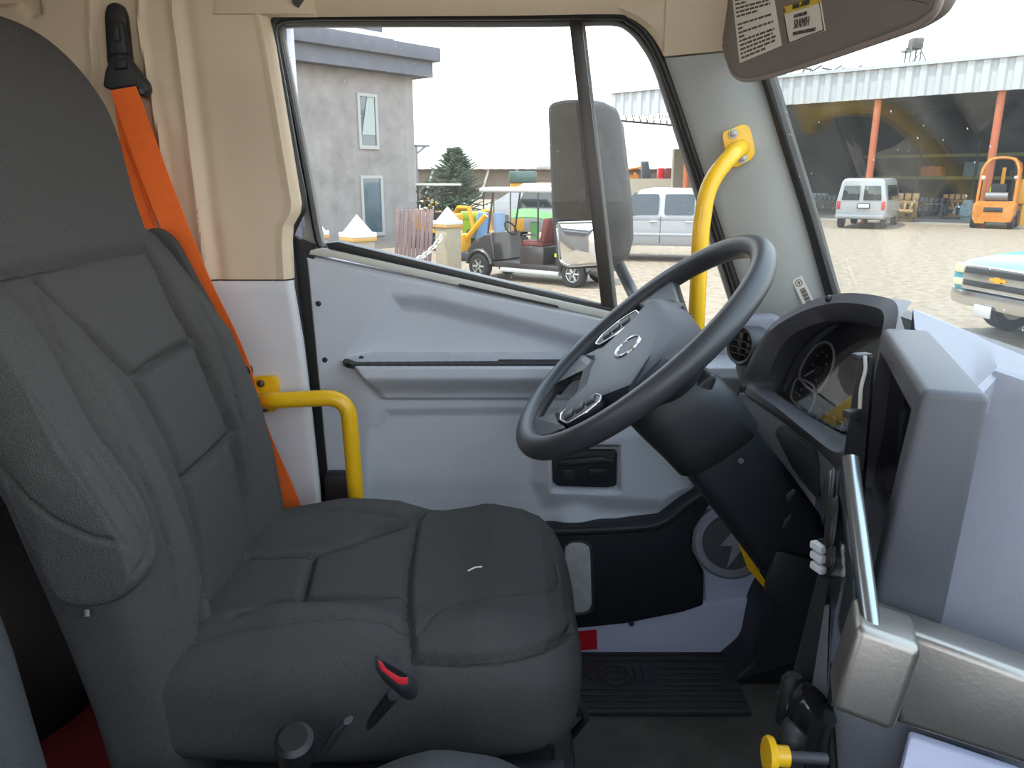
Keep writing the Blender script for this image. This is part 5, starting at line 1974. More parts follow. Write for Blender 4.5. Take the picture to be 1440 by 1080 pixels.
def golf_cart(loc, f):
    t_ = thing('golf_cart', 'dark golf cart with white roof and maroon seats behind a stone post', 'golf cart', loc, local=True, rotz=rot_to(f))
    g = G()
    g.prism([Vector((x, 0.55, z)) for x, z in [(0.62, 0.42), (0.66, 0.62), (0.50, 0.80), (0.15, 0.98), (-0.02, 1.0), (-0.10, 0.42)]], (0, -1.10, 0), 0.05, 3)
    obj('front_cowl', g, M_CARTB, t_)
    obj('chassis', G().box((-1.1, 0, 0.34), (3.0, 1.05, 0.12), bev=0.02), M_CARTB, t_)
    obj('skirt', G().box((-1.0, 0, 0.24), (1.5, 1.12, 0.09), bev=0.02), M_CARTW, t_)
    for x in (-1.05, -1.95):
        b = obj('seat_base', G().box((x, 0, 0.58), (0.62, 1.05, 0.40), bev=0.04), M_CARTB, t_)
        obj('seat_cushion', G().box((x + 0.02, 0, 0.82), (0.58, 1.06, 0.12), bev=0.05), M_MAROON, t_)
        bm_ = G()
        for k in range(7):
            bm_.box((x - 0.30, -0.45 + 0.15 * k, 1.10), (0.12, 0.145, 0.50), Matrix.Rotation(-0.2, 3, 'Y'), 0.04)
        obj('seat_back', bm_, M_MAROON, t_)
        obj('arm_rail', G().tube(fillet([Vector((x - 0.2, 0.54, 0.85)), Vector((x - 0.18, 0.54, 1.02)), Vector((x + 0.2, 0.54, 1.0)), Vector((x + 0.24, 0.54, 0.85))], 0.05), 0.018, 8), M_CARTB, t_)
    obj('roof', G().box((-0.95, 0, 1.90), (2.5, 1.15, 0.09), bev=0.04, seg=3), M_CARTW, t_)
    for x, tx in ((0.12, -0.05), (-1.2, -1.2), (-2.1, -2.1)):
        for s in (-1, 1):
            obj('roof_post', G().cyl((x, s * 0.50, 0.9 if x > 0 else 0.75), (tx, s * 0.50, 1.88), 0.02, 10), M_CARTB, t_)
    obj('windscreen', G().hexa([(0.13, -0.5, 0.98), (0.13, 0.5, 0.98), (0.14, 0.5, 0.98), (0.14, -0.5, 0.98), (-0.05, -0.5, 1.86), (-0.05, 0.5, 1.86), (-0.04, 0.5, 1.86), (-0.04, -0.5, 1.86)]),
        glass_mat('cart_screen', (0.92, 0.94, 0.95), dust=0.12), t_)
    obj('steering_wheel', G().tube([Vector((-0.32 + 0.10 * math.sin(a), 0.25 + 0.17 * math.cos(a), 1.10 + 0.13 * math.sin(a))) for a in np.linspace(0, 2 * math.pi, 24)[:-1]], 0.016, 8, True), M_TIRE, t_)
    obj('yellow_tag', G().box((-1.72, 0.535, 0.62), (0.16, 0.02, 0.07)), M_LIME, t_)
    for x in (0.30, -2.12):
        for s in (-1, 1):
            wheel(t_, x, s * 0.52, 0.27, 0.20, s, 6)
            A = [Vector((x + 0.33 * math.cos(a), s * 0.52, 0.29 + 0.33 * math.sin(a))) for a in np.linspace(0.1, 3.0, 12)]
            obj('mudguard', G().tube(A, 0.05, 8, flat=2.0, up=(0, 1, 0)), M_CARTB, t_)
    return t_


gf = Vector((-0.81, 0.585, 0)).normalized()
gl_ = Vector((-gf.y, gf.x, 0))
fw = PZ(673, 392, 0)
golf_cart(fw - gf * 0.30 - gl_ * 0.60, gf)

# ---- spruce tree
t_ = thing('spruce_tree', 'young green spruce tree standing by the grey building corner', 'tree', PZ(640, 296, 0))
tb = PZ(640, 296, 0)
tt = tb.y
top = P(634, 207, tt)
Ht = top.z
obj('trunk', G().lathe([(0.14, 0), (0.02, Ht)], tb, (0, 0, 1), 10), M_BARK, t_)
g = G()
rng = random.Random(5)
Rb = (P(680, 285, tt).x - P(595, 285, tt).x) / 2 * 1.35
for i in range(340):
    h = rng.random() ** 0.85
    z = Ht * (0.06 + 0.94 * h)
    rad = Rb * (1.06 - h) ** 0.8 * rng.uniform(0.5, 1.2) + 0.05
    a = rng.uniform(0, 2 * math.pi)
    d = Vector((math.cos(a), math.sin(a), 0))
    p0 = tb + Vector((0, 0, z))
    p1 = p0 + d * rad * 0.6 + Vector((0, 0, -0.10 * rad))
    p2 = p0 + d * rad + Vector((0, 0, 0.06 * rad))
    g.tube([p0, p1, p2], [0.03, 0.02, 0.008], 4)
    n_ = 10
    for k in range(n_):
        s = 0.25 + 0.75 * k / (n_ - 1)
        p = p0.lerp(p1, s / 0.6) if s < 0.6 else p1.lerp(p2, (s - 0.6) / 0.4)
        sd = Vector((-d.y, d.x, 0))
        for sg in (-1, 1):
            L_ = 0.30 * (1.15 - s) + 0.10
            e = p + (sd * sg * 0.8 + d * 0.6 + Vector((0, 0, rng.uniform(-0.25, 0.15)))) * L_
            w = Vector((0, 0, 0.045))
            w2 = d * 0.05
            g.add([p - w2, p + w, p + w2, p - w, e], [(0, 1, 4), (1, 2, 4), (2, 3, 4), (3, 0, 4)])
obj('foliage', g, M_NEEDLE, t_, fix=False)

# ---- stone posts with pyramid caps, and the chain between them
def stone_post(loc, label, w=0.38, h=1.17):
    t_ = thing('stone_post', label, 'post', loc, 'stone posts with pyramid caps', local=True, rotz=0.75)
    obj('shaft', G().box((0, 0, h / 2), (w, w, h), bev=0.01), M_STONE, t_)
    obj('moulding', G().box((0, 0, h + 0.03), (w + 0.06, w + 0.06, 0.06), bev=0.01), mat('ochre_moulding', (168, 130, 72), 0.8), t_)
    g = G()
    q = w / 2 + 0.03
    g.box((0, 0, h + 0.10), (2 * q, 2 * q, 0.08), bev=0.01)
    k = w / 2 - 0.02
    g.add([(k, k, h + 0.14), (-k, k, h + 0.14), (-k, -k, h + 0.14), (k, -k, h + 0.14), (0, 0, h + 0.42)], [(0, 1, 4), (1, 2, 4), (2, 3, 4), (3, 0, 4), (3, 2, 1, 0)])
    obj('pyramid_cap', g, M_WHITECAP, t_)
    return t_


p2 = PT(630, 322, 15.6)
p1 = PT(503, 330, 12.2)
p1.z = p2.z = 0
p0 = p1 + (p1 - p2) * 0.95
p0 = Vector((PT(441, 320, 13.6).x, PT(441, 320, 13.6).y, 0))
stone_post(p2, 'tan stone post with white pyramid cap in front of the golf cart')
stone_post(p1, 'tan stone post with white pyramid cap before the grey building')
stone_post(p0, 'stone post half hidden by the window channel', 0.34, 1.1)


def chain(a, b, sag, label):
    g = G()
    L_ = (b - a).length
    n_ = int(L_ / 0.13)
    for k in range(n_):
        s = (k + 0.5) / n_
        c = a.lerp(b, s) - Vector((0, 0, sag * 4 * s * (1 - s)))
        tdir = ((b - a).normalized() - Vector((0, 0, sag * 4 * (1 - 2 * s) / L_))).normalized()
        side = Vector((0, 0, 1)).cross(tdir).normalized()
        upv = tdir.cross(side)
        wv = side if k % 2 else upv
        g.tube([c + tdir * (0.10 * math.cos(q)) + wv * (0.045 * math.sin(q)) for q in np.linspace(0, 2 * math.pi, 14)[:-1]], 0.017, 6, True)
    return tag(obj('chain', g, mat('pale_chain', (172, 168, 160), 0.5), base=a), label, 'chain', 'chains between the stone posts')


up_ = Vector((0, 0, 1.02))
dd = (p2 - p1).normalized()
chain(p1 + up_ + dd * 0.30, p2 + up_ - dd * 0.30, 0.38, 'thick pale chain hanging between the two clearest stone posts')
dd = (p1 - p0).normalized()
chain(p0 + up_ + dd * 0.27, p1 + up_ - dd * 0.30, 0.34, 'thick pale chain nearest the building side')
# striped boards leaning behind the chain
c = PT(582, 330, 19.0)
g = G()
for k in range(9):
    g.box((c.x - 0.42 + 0.105 * k, c.y + 0.02 * (k % 2), 0.72), (0.09, 0.04, 1.35), Matrix.Rotation(0.08, 3, 'Y'), 0.01)
tag(obj('board_stack', g, M_STRIPE, base=(c.x, c.y, 0)), 'brown striped boards standing beyond the chain', 'boards')

# ---- yellow machines and clutter behind the golf cart


def excavator(loc, rz, label, sc=1.0, up=0.0):
    t_ = thing('mini_excavator', label, 'excavator', loc, local=True, rotz=rz)
    t_.scale = (sc, sc, sc)
    for s in (-1, 1):
        g = G().prism(round_poly([Vector((x, s * 0.45, z)) for x, z in [(-0.8, 0.0), (0.8, 0.0), (0.95, 0.2), (0.8, 0.4), (-0.8, 0.4), (-0.95, 0.2)]], 0.1), (0, s * 0.25, 0), 0.03)
        obj('track', g, M_TIRE, t_)
    obj('undercarriage', G().box((0, 0, 0.4), (0.9, 0.9, 0.2), bev=0.03), M_ENGD, t_)
    obj('engine_cover', G().box((-0.45, 0, 0.85), (0.8, 1.1, 0.6), bev=0.10, seg=3), M_MYEL, t_)
    obj('cab_floor', G().box((0.2, 0, 0.58), (0.7, 1.0, 0.12), bev=0.03), M_MYEL, t_)
    obj('operator_seat', G().box((-0.02, 0, 0.92), (0.4, 0.45, 0.5), bev=0.06), M_TIRE, t_)
    obj('canopy', G().box((0.0, 0, 2.05), (1.1, 1.1, 0.07), bev=0.02), M_CARTW, t_)
    for x in (-0.5, 0.5):
        for s in (-1, 1):
            obj('canopy_post', G().cyl((x, s * 0.48, 0.6), (x, s * 0.48, 2.05), 0.025, 8), M_TIRE, t_)
    g = G()
    g.tube([Vector((0.6, 0, 0.7)), Vector((1.2, 0, 1.35 + up)), Vector((1.75, 0, 1.35 + up))], [0.10, 0.12, 0.09], 8, flat=0.7)
    ar = obj('boom', g, M_MYEL, t_)
    obj('dipper', G().tube([Vector((1.72, 0, 1.4 + up)), Vector((1.95, 0, 0.7 + up))], [0.09, 0.06], 8, flat=0.7), M_MYEL, t_)
    g = G().prism([Vector((x, -0.2, z + up)) for x, z in [(1.9, 0.72), (2.05, 0.45), (1.85, 0.25), (1.68, 0.35), (1.78, 0.6)]], (0, 0.4, 0), 0.02)
    obj('bucket', g, M_ENGD, t_)
    return t_


e1 = PT(618, 330, 24.0)
excavator((e1.x, e1.y, 0), -0.9, 'yellow compact digger under a white canopy left of the golf cart', 0.95)
e2 = PT(706, 330, 23.6)
excavator((e2.x, e2.y, 0), -1.9, 'yellow compact digger partly hidden behind the golf cart seats', 0.9)
e3 = PT(648, 335, 20.5)
t_ = thing('yellow_loader', 'small yellow loader arm and hydraulic cylinder beside the stone post', 'loader', (e3.x, e3.y, 0), local=True, rotz=-0.4)
obj('loader_body', G().box((0.0, 0, 0.45), (0.35, 0.6, 0.5), bev=0.05), M_MYEL, t_)
obj('loader_arm', G().tube([Vector((0.15, 0, 0.55)), Vector((0.75, 0, 1.2))], 0.075, 8), M_MYEL, t_)
obj('loader_tank', G().box((-0.12, 0, 1.0), (0.18, 0.5, 0.45), bev=0.05), M_MYEL, t_)
obj('loader_base', G().box((0.1, 0, 0.12), (0.9, 0.6, 0.24), bev=0.04), M_ENGD, t_)
# white van and goods behind the cart
wv = PT(775, 300, 26)
t_ = thing('van', 'white van behind the golf cart with a long dark side window', 'van', (wv.x, wv.y, 0), local=True, rotz=rot_to((-1, 0.3)))
g = G()
g.loft([ring_body(-2.4, 0.45, 1.1, 1.9, 0.9, 0.95, 0.8), ring_body(-2.2, 0.4, 1.1, 1.98, 0.95, 0.97, 0.82), ring_body(0.8, 0.4, 1.1, 1.98, 0.95, 0.97, 0.82), ring_body(1.6, 0.4, 1.1, 1.5, 0.95, 0.96, 0.85), ring_body(2.4, 0.45, 0.9, 1.05, 0.88, 0.9, 0.8)])
obj('body', g, M_WCAR, t_)
obj('side_window', G().hexa([(-1.9, 0.94, 1.2), (0.9, 0.94, 1.2), (0.9, 0.98, 1.2), (-1.9, 0.98, 1.2), (-1.9, 0.84, 1.78), (0.7, 0.84, 1.78), (0.7, 0.90, 1.78), (-1.9, 0.90, 1.78)]), M_CARGLASS, t_)
for x in (-1.5, 1.4):
    for s in (-1, 1):
        wheel(t_, x, s * 0.85, 0.34, 0.22, s)
bl = PT(686, 305, 20.5)
for k, dx in enumerate((-0.12, 0.32)):
    tag(obj('blue_barrel', G().lathe([(0.0, 1.25), (0.13, 1.25), (0.15, 1.2), (0.15, 0.05), (0.14, 0.0), (0.0, 0.0)][::-1], (bl.x + dx, bl.y, 0), (0, 0, 1), 20, cap=False), M_BLUE, base=(bl.x + dx, bl.y, 0)),
        ('blue barrel seen through the cart, nearer its front post', 'blue barrel seen through the cart, nearer its seats')[k], 'barrel', 'blue barrels behind the golf cart')
gt = PT(748, 305, 22)
g = G().sheet([[Vector((gt.x - 0.6 + 1.3 * u, gt.y + 0.6 * v, 1.28 + 0.10 * math.sin(3 * u) - 0.15 * u - 0.5 * abs(v - 0.5))) for v in np.linspace(0, 1, 8)] for u in np.linspace(0, 1, 12)], (0, 0, -0.04))
g.box((gt.x + 0.1, gt.y + 0.3, 0.45), (0.25, 0.3, 0.9))
tag(obj('tarp', g, M_GREENT, base=(gt.x, gt.y, 0)), 'bright green tarp over a low stack behind the cart', 'tarp')
lm = PT(664, 300, 27)
g = G().box((lm.x, lm.y, 0.85), (0.9, 0.5, 0.3), bev=0.08).box((lm.x, lm.y, 0.4), (0.7, 0.4, 0.7))
tag(obj('lime_machine', g, M_LIME, base=(lm.x, lm.y, 0)), 'small lime green machine body below the spruce', 'machine')
fb = PT(600, 290, 30)
t_ = thing('flowering_bush', 'dark bush with yellow blooms beside the building corner', 'bush', (fb.x, fb.y, 0))
g, g2 = G(), G()
for i in range(260):
    a, h, r = rng.uniform(0, 6.28), rng.uniform(0.1, 1.9), rng.uniform(0, 0.8)
    c = Vector((fb.x + r * math.cos(a), fb.y + r * math.sin(a), h))
    n3 = Vector((rng.uniform(-1, 1), rng.uniform(-1, 1), rng.uniform(-1, 1))).normalized()
    t3 = n3.orthogonal().normalized()
    b3 = n3.cross(t3)
    (g2 if i % 8 == 0 else g).add([c + t3 * 0.10, c + b3 * 0.07, c - t3 * 0.10, c - b3 * 0.07, c + n3 * 0.03], [(0, 1, 4), (1, 2, 4), (2, 3, 4), (3, 0, 4)])
obj('leaves', g, mat('dark_leaves', (40, 50, 40), 0.8), t_, fix=False)
obj('blooms', g2, mat('yellow_blooms', (200, 164, 40), 0.7), t_, fix=False)

# ---- long low barn far behind
t_ = thing('barn', 'long low barn with pale metal roof behind the spruce', 'building', (-8, 84, 0))
obj('wall', G().box((4, 86, 1.55), (46, 8, 3.1)), M_BROWNW, t_)
g = G()
A = []
nx = 90
for i in range(nx):
    x = -20 + 48 * i / (nx - 1)
    b = 0.05 * (i % 2)
    A.append([Vector((x, 81 + 5.5 * s, 3.05 + 2.3 * s + b)) for s in (0, 0.34, 0.67, 1)] + [Vector((x, 86.5 + 5.5 * s, 5.35 - 2.3 * s + b)) for s in (0.5, 1)])
g.sheet(A, (0, 0, -0.08))
obj('roof', g, M_PALEROOF, t_)
for px in (604, 682, 722):
    c = P(px, 250, 81.5)
    obj('wall_brace', G().tube([Vector((c.x - 0.5, 81.4, 0.2)), Vector((c.x + 0.4, 81.6, 3.0))], 0.12, 6), M_WHITECAP, t_)
t_ = thing('roof_sign_post', 'thin steel gantry on the roof beyond the building corner', 'gantry', P(600, 225, 60))
obj('gantry_beam', G().tube([P(583, 205, 60), P(604, 205, 60)], 0.10, 6), M_TRUSS, t_)
obj('gantry_brace', G().tube([P(586, 216, 60), P(598, 206, 60)], 0.07, 6), M_TRUSS, t_)
obj('gantry_leg', G().tube([P(585, 204, 60), Vector((P(585, 204, 60).x, 60, 0))], 0.10, 6), M_TRUSS, t_)
hm = PT(758, 245, 42)
t_ = thing('tractor', 'green tractor cab with white roof beyond the cart roof', 'tractor', (hm.x, hm.y, 0), local=True)
obj('cab', G().box((-0.9, 0, 2.2), (1.5, 1.4, 0.6), bev=0.06), mat('tractor_green_glass', (60, 84, 78), 0.3), t_)
obj('cab_roof', G().box((0.6, 0, 2.75), (1.5, 1.4, 0.22), bev=0.05), M_CARTW, t_)
obj('tractor_body', G().box((0, 0, 1.2), (3.2, 1.2, 1.4), bev=0.1), M_MYEL, t_)
for x, r in ((-0.9, 0.8), (1.2, 0.5)):
    for s in (-1, 1):
        obj('wheel', G().lathe([(r * 0.5, -0.2), (r, -0.2), (r, 0.2), (r * 0.5, 0.2), (0.02, 0.1)], (x, s * 0.8, r), (0, 1, 0), 20), M_TIRE, t_)

# ---- yard wall with stored machinery behind it
wa, wb_ = PT(868, 258, 58), PT(962, 258, 52)
g = G()
g.hexa([(wa.x, wa.y, 0), (wb_.x, wb_.y, 0), (wb_.x, wb_.y + 0.3, 0), (wa.x, wa.y + 0.3, 0), (wa.x, wa.y, 2.1), (wb_.x, wb_.y, 2.1), (wb_.x, wb_.y + 0.3, 2.1), (wa.x, wa.y + 0.3, 2.1)])
tag(obj('yard_wall', g, M_WALLB, base=wa), 'low beige block wall behind the white pickup', 'wall')
g = G().box((PT(953, 240, 51).x, PT(953, 240, 51).y, 2.0), (0.7, 0.7, 4.0))
tag(obj('gate_pillar', g, M_WALLB, base=(PT(953, 240, 51).x, PT(953, 240, 51).y, 0)), 'tall grey block pillar at the end of the yard wall', 'pillar')
for k, (px, w, h, m_, lab) in enumerate(((876, 2.4, 2.7, M_RUSTY, 'rust coloured machine frame over the yard wall'), (913, 1.2, 3.4, M_ENGD, 'dark tipped hopper over the yard wall'),
                                         (929, 0.5, 2.9, M_TAILRED, 'red crate over the yard wall beside the dark hopper'), (941, 0.6, 2.9, M_MAROON, 'maroon crate over the yard wall next to the pillar'))):
    c = PT(px, 245, 60)
    g = G()
    if k == 0:
        for q in range(5):
            g.tube([Vector((c.x - 1.2 + 0.5 * q, c.y, 0.2)), Vector((c.x - 1.0 + 0.5 * q, c.y, 2.2 + 0.35 * (q % 3)))], 0.12, 6)
        g.tube([Vector((c.x - 1.3, c.y, 2.5)), Vector((c.x + 1.4, c.y, 2.95))], 0.08, 6)
        g.box((c.x, c.y, 2.2), (2.4, 0.5, 0.35))
    elif k == 1:
        g.hexa([(c.x - 0.4, c.y, 0), (c.x + 0.6, c.y, 0), (c.x + 0.6, c.y + 0.8, 0), (c.x - 0.4, c.y + 0.8, 0), (c.x - 0.6, c.y, h), (c.x - 0.1, c.y, h), (c.x - 0.1, c.y + 0.8, h), (c.x - 0.6, c.y + 0.8, h)], 0.03)
    else:
        g.box((c.x, c.y, h / 2), (w, w, h), bev=0.03)
    tag(obj(('machine_frame', 'hopper', 'crate', 'crate')[k], g, m_, base=(c.x, c.y, 0)), lab, ('machine', 'hopper', 'crate', 'crate')[k])

# ---- the open shed
SA, SB = Vector((6.1, 49.0, 0)), Vector((32.0, 23.7, 0))
SD = (SB - SA).normalized()
SNv = Vector((-SD.y, SD.x, 0))
if SNv.y < 0:
    SNv = -SNv
SL = (SB - SA).length
t_ = thing('open_shed', 'long open fronted shed with white corrugated fascia and orange posts', 'shed', (SA.x, SA.y, 0))


def Sp(s, o, z):
    return SA + SD * s + SNv * o + Vector((0, 0, z))


g = G()
A = []
nn = 420
for i in range(nn):
    s = SL * i / (nn - 1)
    ph = (s / 0.62) % 1.0
    o = 0.10 if ph < 0.5 else 0.0
    A.append([Sp(s, -o, z) for z in (5.75, 7.1)])
g.sheet(A, SNv * 0.05)
obj('fascia', g, M_CORR, t_)
obj('fascia_cap', G().hexa([Sp(0, -0.18, 7.06), Sp(SL, -0.18, 7.06), Sp(SL, 0.3, 7.06), Sp(0, 0.3, 7.06), Sp(0, -0.18, 7.22), Sp(SL, -0.18, 7.22), Sp(SL, 0.3, 7.22), Sp(0, 0.3, 7.22)]), M_CORR, t_)
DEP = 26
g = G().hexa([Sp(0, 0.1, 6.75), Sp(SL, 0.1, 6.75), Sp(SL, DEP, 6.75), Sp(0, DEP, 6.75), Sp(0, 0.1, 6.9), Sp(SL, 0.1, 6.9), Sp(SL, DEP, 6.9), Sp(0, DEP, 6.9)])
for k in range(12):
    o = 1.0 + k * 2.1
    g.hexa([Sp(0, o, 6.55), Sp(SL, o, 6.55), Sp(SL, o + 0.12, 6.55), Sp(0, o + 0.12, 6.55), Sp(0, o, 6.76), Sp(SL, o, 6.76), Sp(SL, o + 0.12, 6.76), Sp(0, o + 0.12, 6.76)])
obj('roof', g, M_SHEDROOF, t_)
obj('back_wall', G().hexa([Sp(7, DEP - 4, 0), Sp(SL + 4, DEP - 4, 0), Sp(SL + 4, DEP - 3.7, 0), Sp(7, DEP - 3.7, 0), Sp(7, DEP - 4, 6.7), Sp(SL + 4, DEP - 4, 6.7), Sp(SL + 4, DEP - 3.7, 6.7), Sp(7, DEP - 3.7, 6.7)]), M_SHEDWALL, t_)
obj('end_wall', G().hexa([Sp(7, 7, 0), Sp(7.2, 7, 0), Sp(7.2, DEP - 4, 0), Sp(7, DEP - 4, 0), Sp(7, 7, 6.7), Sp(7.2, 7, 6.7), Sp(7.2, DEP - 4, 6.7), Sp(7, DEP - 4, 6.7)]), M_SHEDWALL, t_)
# front posts
for (a, b) in (((1222, 250), (1232, 146)), ((1393, 232), (1407, 130))):
    q0 = Ppl(b[0], b[1], SA, SNv)
    s = (q0 - SA).dot(SD)
    obj('steel_post', G().cyl(Sp(s, 0.25, 0), Sp(s, 0.25, 6.8), 0.16, 14), M_ORPOST, t_)
s = (Ppl(962, 240, SA, SNv) - SA).dot(SD)
obj('steel_post', G().cyl(Sp(s, 0.25, 0), Sp(s, 0.25, 6.8), 0.16, 14), M_ORPOST, t_)
# left end truss
g = G()
for z in (6.7, 5.55):
    g.tube([Sp(0.1, 0.2, z), Sp(0.1, DEP, z)], 0.07, 6)
nt_ = 34
for k in range(nt_):
    o = 0.2 + (DEP - 0.2) * k / nt_
    o2 = 0.2 + (DEP - 0.2) * (k + 0.5) / nt_
    o3 = 0.2 + (DEP - 0.2) * (k + 1) / nt_
    g.tube([Sp(0.1, o, 6.7), Sp(0.1, o2, 5.55), Sp(0.1, o3, 6.7)], 0.04, 5)
obj('end_truss', g, M_TRUSS, t_)
# storage racks along the back
t_ = thing('storage_rack', 'long steel storage rack with pale green beams inside the shed', 'rack', Sp(20, 18, 0))
for z in (2.05, 3.45):
    obj('rack_beam', G().hexa([Sp(9, 17.0, z), Sp(SL, 17.0, z), Sp(SL, 17.15, z), Sp(9, 17.15, z), Sp(9, 17.0, z + 0.2), Sp(SL, 17.0, z + 0.2), Sp(SL, 17.15, z + 0.2), Sp(9, 17.15, z + 0.2)]), M_SHELF, t_)
    obj('rack_shelf', G().hexa([Sp(9, 17.1, z), Sp(SL, 17.1, z), Sp(SL, 18.6, z), Sp(9, 18.6, z), Sp(9, 17.1, z + 0.08), Sp(SL, 17.1, z + 0.08), Sp(SL, 18.6, z + 0.08), Sp(9, 18.6, z + 0.08)]), M_SHEDWALL, t_)
for k in range(9):
    s = 9.2 + k * (SL - 9.4) / 8
    obj('rack_upright', G().hexa([Sp(s, 17.0, 0), Sp(s + 0.12, 17.0, 0), Sp(s + 0.12, 17.2, 0), Sp(s, 17.2, 0), Sp(s, 17.0, 4.4), Sp(s + 0.12, 17.0, 4.4), Sp(s + 0.12, 17.2, 4.4), Sp(s, 17.2, 4.4)]), M_ENGD, t_)
cols_ = [(M_ENGD, 'dark crate on the lower rack shelf'), (M_RUSTY, 'rust brown crate on the lower rack shelf'), (M_PALEB, 'pale blue crate on the lower rack shelf'), (M_ENGB, 'grey crate on the lower rack shelf')]
for k in range(8):
    s = 10 + k * 2.6
    z = 2.13
    h = 0.5 + 0.25 * ((k * 7) % 3)
    g = G().hexa([Sp(s, 17.3, z), Sp(s + 1.3, 17.3, z), Sp(s + 1.3, 18.3, z), Sp(s, 18.3, z), Sp(s, 17.3, z + h), Sp(s + 1.3, 17.3, z + h), Sp(s + 1.3, 18.3, z + h), Sp(s, 18.3, z + h)], 0.03)
    m_, lab = cols_[k % 4]
    tag(obj('crate', g, m_, base=Sp(s + 0.6, 17.8, z)), lab, 'crate', lab.split(' crate')[0] + ' crates on the rack')


# ---- used engines along the shed front
def engine(loc, rz, sc, label, m1, m2, ring=False):
    t_ = thing('engine', label, 'engine', loc, local=True, rotz=rz, group='used engines along the shed front')
    t_.scale = (sc, sc, sc)
    r = random.Random(hash(label) % 999 if False else int(loc[0] * 100))
    obj('block', G().box((0, 0, 0.45), (0.9, 0.55, 0.55), bev=0.05), m1, t_)
    obj('sump', G().box((0, 0, 0.12), (0.7, 0.4, 0.22), bev=0.05), m1, t_)
    g = G()
    for k in range(4):
        g.box((-0.33 + 0.22 * k, 0, 0.84), (0.18, 0.34, 0.22), bev=0.03)
    obj('rocker_cover', g, m2, t_)
    g = G()
    g.lathe([(0.0, 0), (0.22, 0), (0.24, 0.03), (0.22, 0.06), (0.1, 0.06), (0.08, 0.10), (0.0, 0.10)], (0.46, 0, 0.42), (1, 0, 0), 20, cap=False)
    g.lathe([(0.0, 0), (0.11, 0), (0.11, 0.08), (0.0, 0.08)], (0.46, 0.12, 0.72), (1, 0, 0), 16, cap=False)
    obj('pulley', g, M_PALEB if ring else M_ENGD, t_)
    g = G()
    for k in range(4):
        g.tube(catmull([Vector((-0.33 + 0.22 * k, -0.28, 0.62)), Vector((-0.3 + 0.2 * k, -0.45, 0.62)), Vector((-0.2 + 0.15 * k, -0.5, 0.4))], 4), 0.045, 8)
    g.cyl((-0.4, -0.5, 0.38), (0.35, -0.5, 0.38), 0.07, 10)
    obj('manifold', g, m2, t_)
    obj('filter', G().cyl((0.2, -0.33, 0.25), (0.2, -0.36, 0.60), 0.08, 12), M_ENGD, t_)
    return t_


for px, py, rz, sc, m1, m2, rg, lab in ((1268, 313, -0.6, 1.5, M_ENGG, M_ENGTAN, False, 'golden brown engine standing close beside the white van'),
                                        (1287, 305, -1.2, 1.0, M_ENGD, M_ENGB, False, 'dark small engine between the golden and grey engines'),
                                        (1312, 309, -0.9, 1.2, M_ENGB, M_ENGD, False, 'grey engine with dark lower half in the middle of the row'),
                                        (1338, 306, -0.4, 1.35, M_ENGG, M_ENGTAN, False, 'wide engine with tan covers next to the pale blue casting'),
                                        (1358, 310, -2.2, 1.1, M_PALEB, M_PALEB, True, 'pale blue engine with round front plate beside the forklift'),
                                        (1148, 300, -0.8, 1.3, M_ENGD, M_PALEB, False, 'dark engine in the shade beyond the windscreen pillar'),
                                        (1160, 302, -0.2, 1.2, M_ENGB, M_ENGB, False, 'grey engine in the shade just left of the white van')):
    engine(PZ(px, py, 0), rz, sc, lab, m1, m2, rg)
# kerb of the shed slab
g = G().hexa([Sp(6, 1.2, 0), Sp(SL, 1.2, 0), Sp(SL, DEP, 0), Sp(6, DEP, 0), Sp(6, 1.2, 0.06), Sp(SL, 1.2, 0.06), Sp(SL, DEP, 0.06), Sp(6, DEP, 0.06)])
struct('pavement', g, mat('concrete_slab', (150, 146, 136), 0.9, vary=0.12, vscale=1), 'concrete slab under the open shed', 'slab')

# ---- forklift from behind
fp_ = PZ(1392, 322, 0)
ff = Vector((0.60, 0.80, 0))
t_ = thing('forklift', 'worn yellow forklift with rounded overhead guard seen from behind', 'forklift', fp_, local=True, rotz=rot_to(ff))
g = G()
g.loft([[Vector((x, y * w, z)) for y, z in [(-0.72, 0.30), (0.72, 0.30), (0.80, 0.55), (0.80, 1.05), (0.66, 1.16), (-0.66, 1.16), (-0.80, 1.05), (-0.80, 0.55)]] for x, w in ((0.0, 0.86), (0.06, 0.97), (0.25, 1.0), (0.9, 1.0))])
cw = obj('counterweight', g, M_RUSTY, t_)
obj('weight_slot', G().box((-0.005, 0.0, 0.82), (0.05, 0.72, 0.20), bev=0.02), M_SEAL, cw)
obj('yellow_patch', G().box((0.03, 0.45, 0.38), (0.04, 0.40, 0.32), bev=0.02), M_MYEL, cw)
obj('chassis', G().box((1.3, 0, 0.62), (1.5, 1.3, 0.7), bev=0.05), M_MYEL, t_)
obj('seat_back', G().box((0.95, 0, 1.55), (0.15, 0.6, 0.7), bev=0.06), M_TIRE, t_)
obj('fuel_tank', G().cyl((0.55, -0.42, 1.35), (0.55, 0.42, 1.35), 0.19, 16), mat('grey_gas_tank', (100, 98, 96), 0.4), t_)
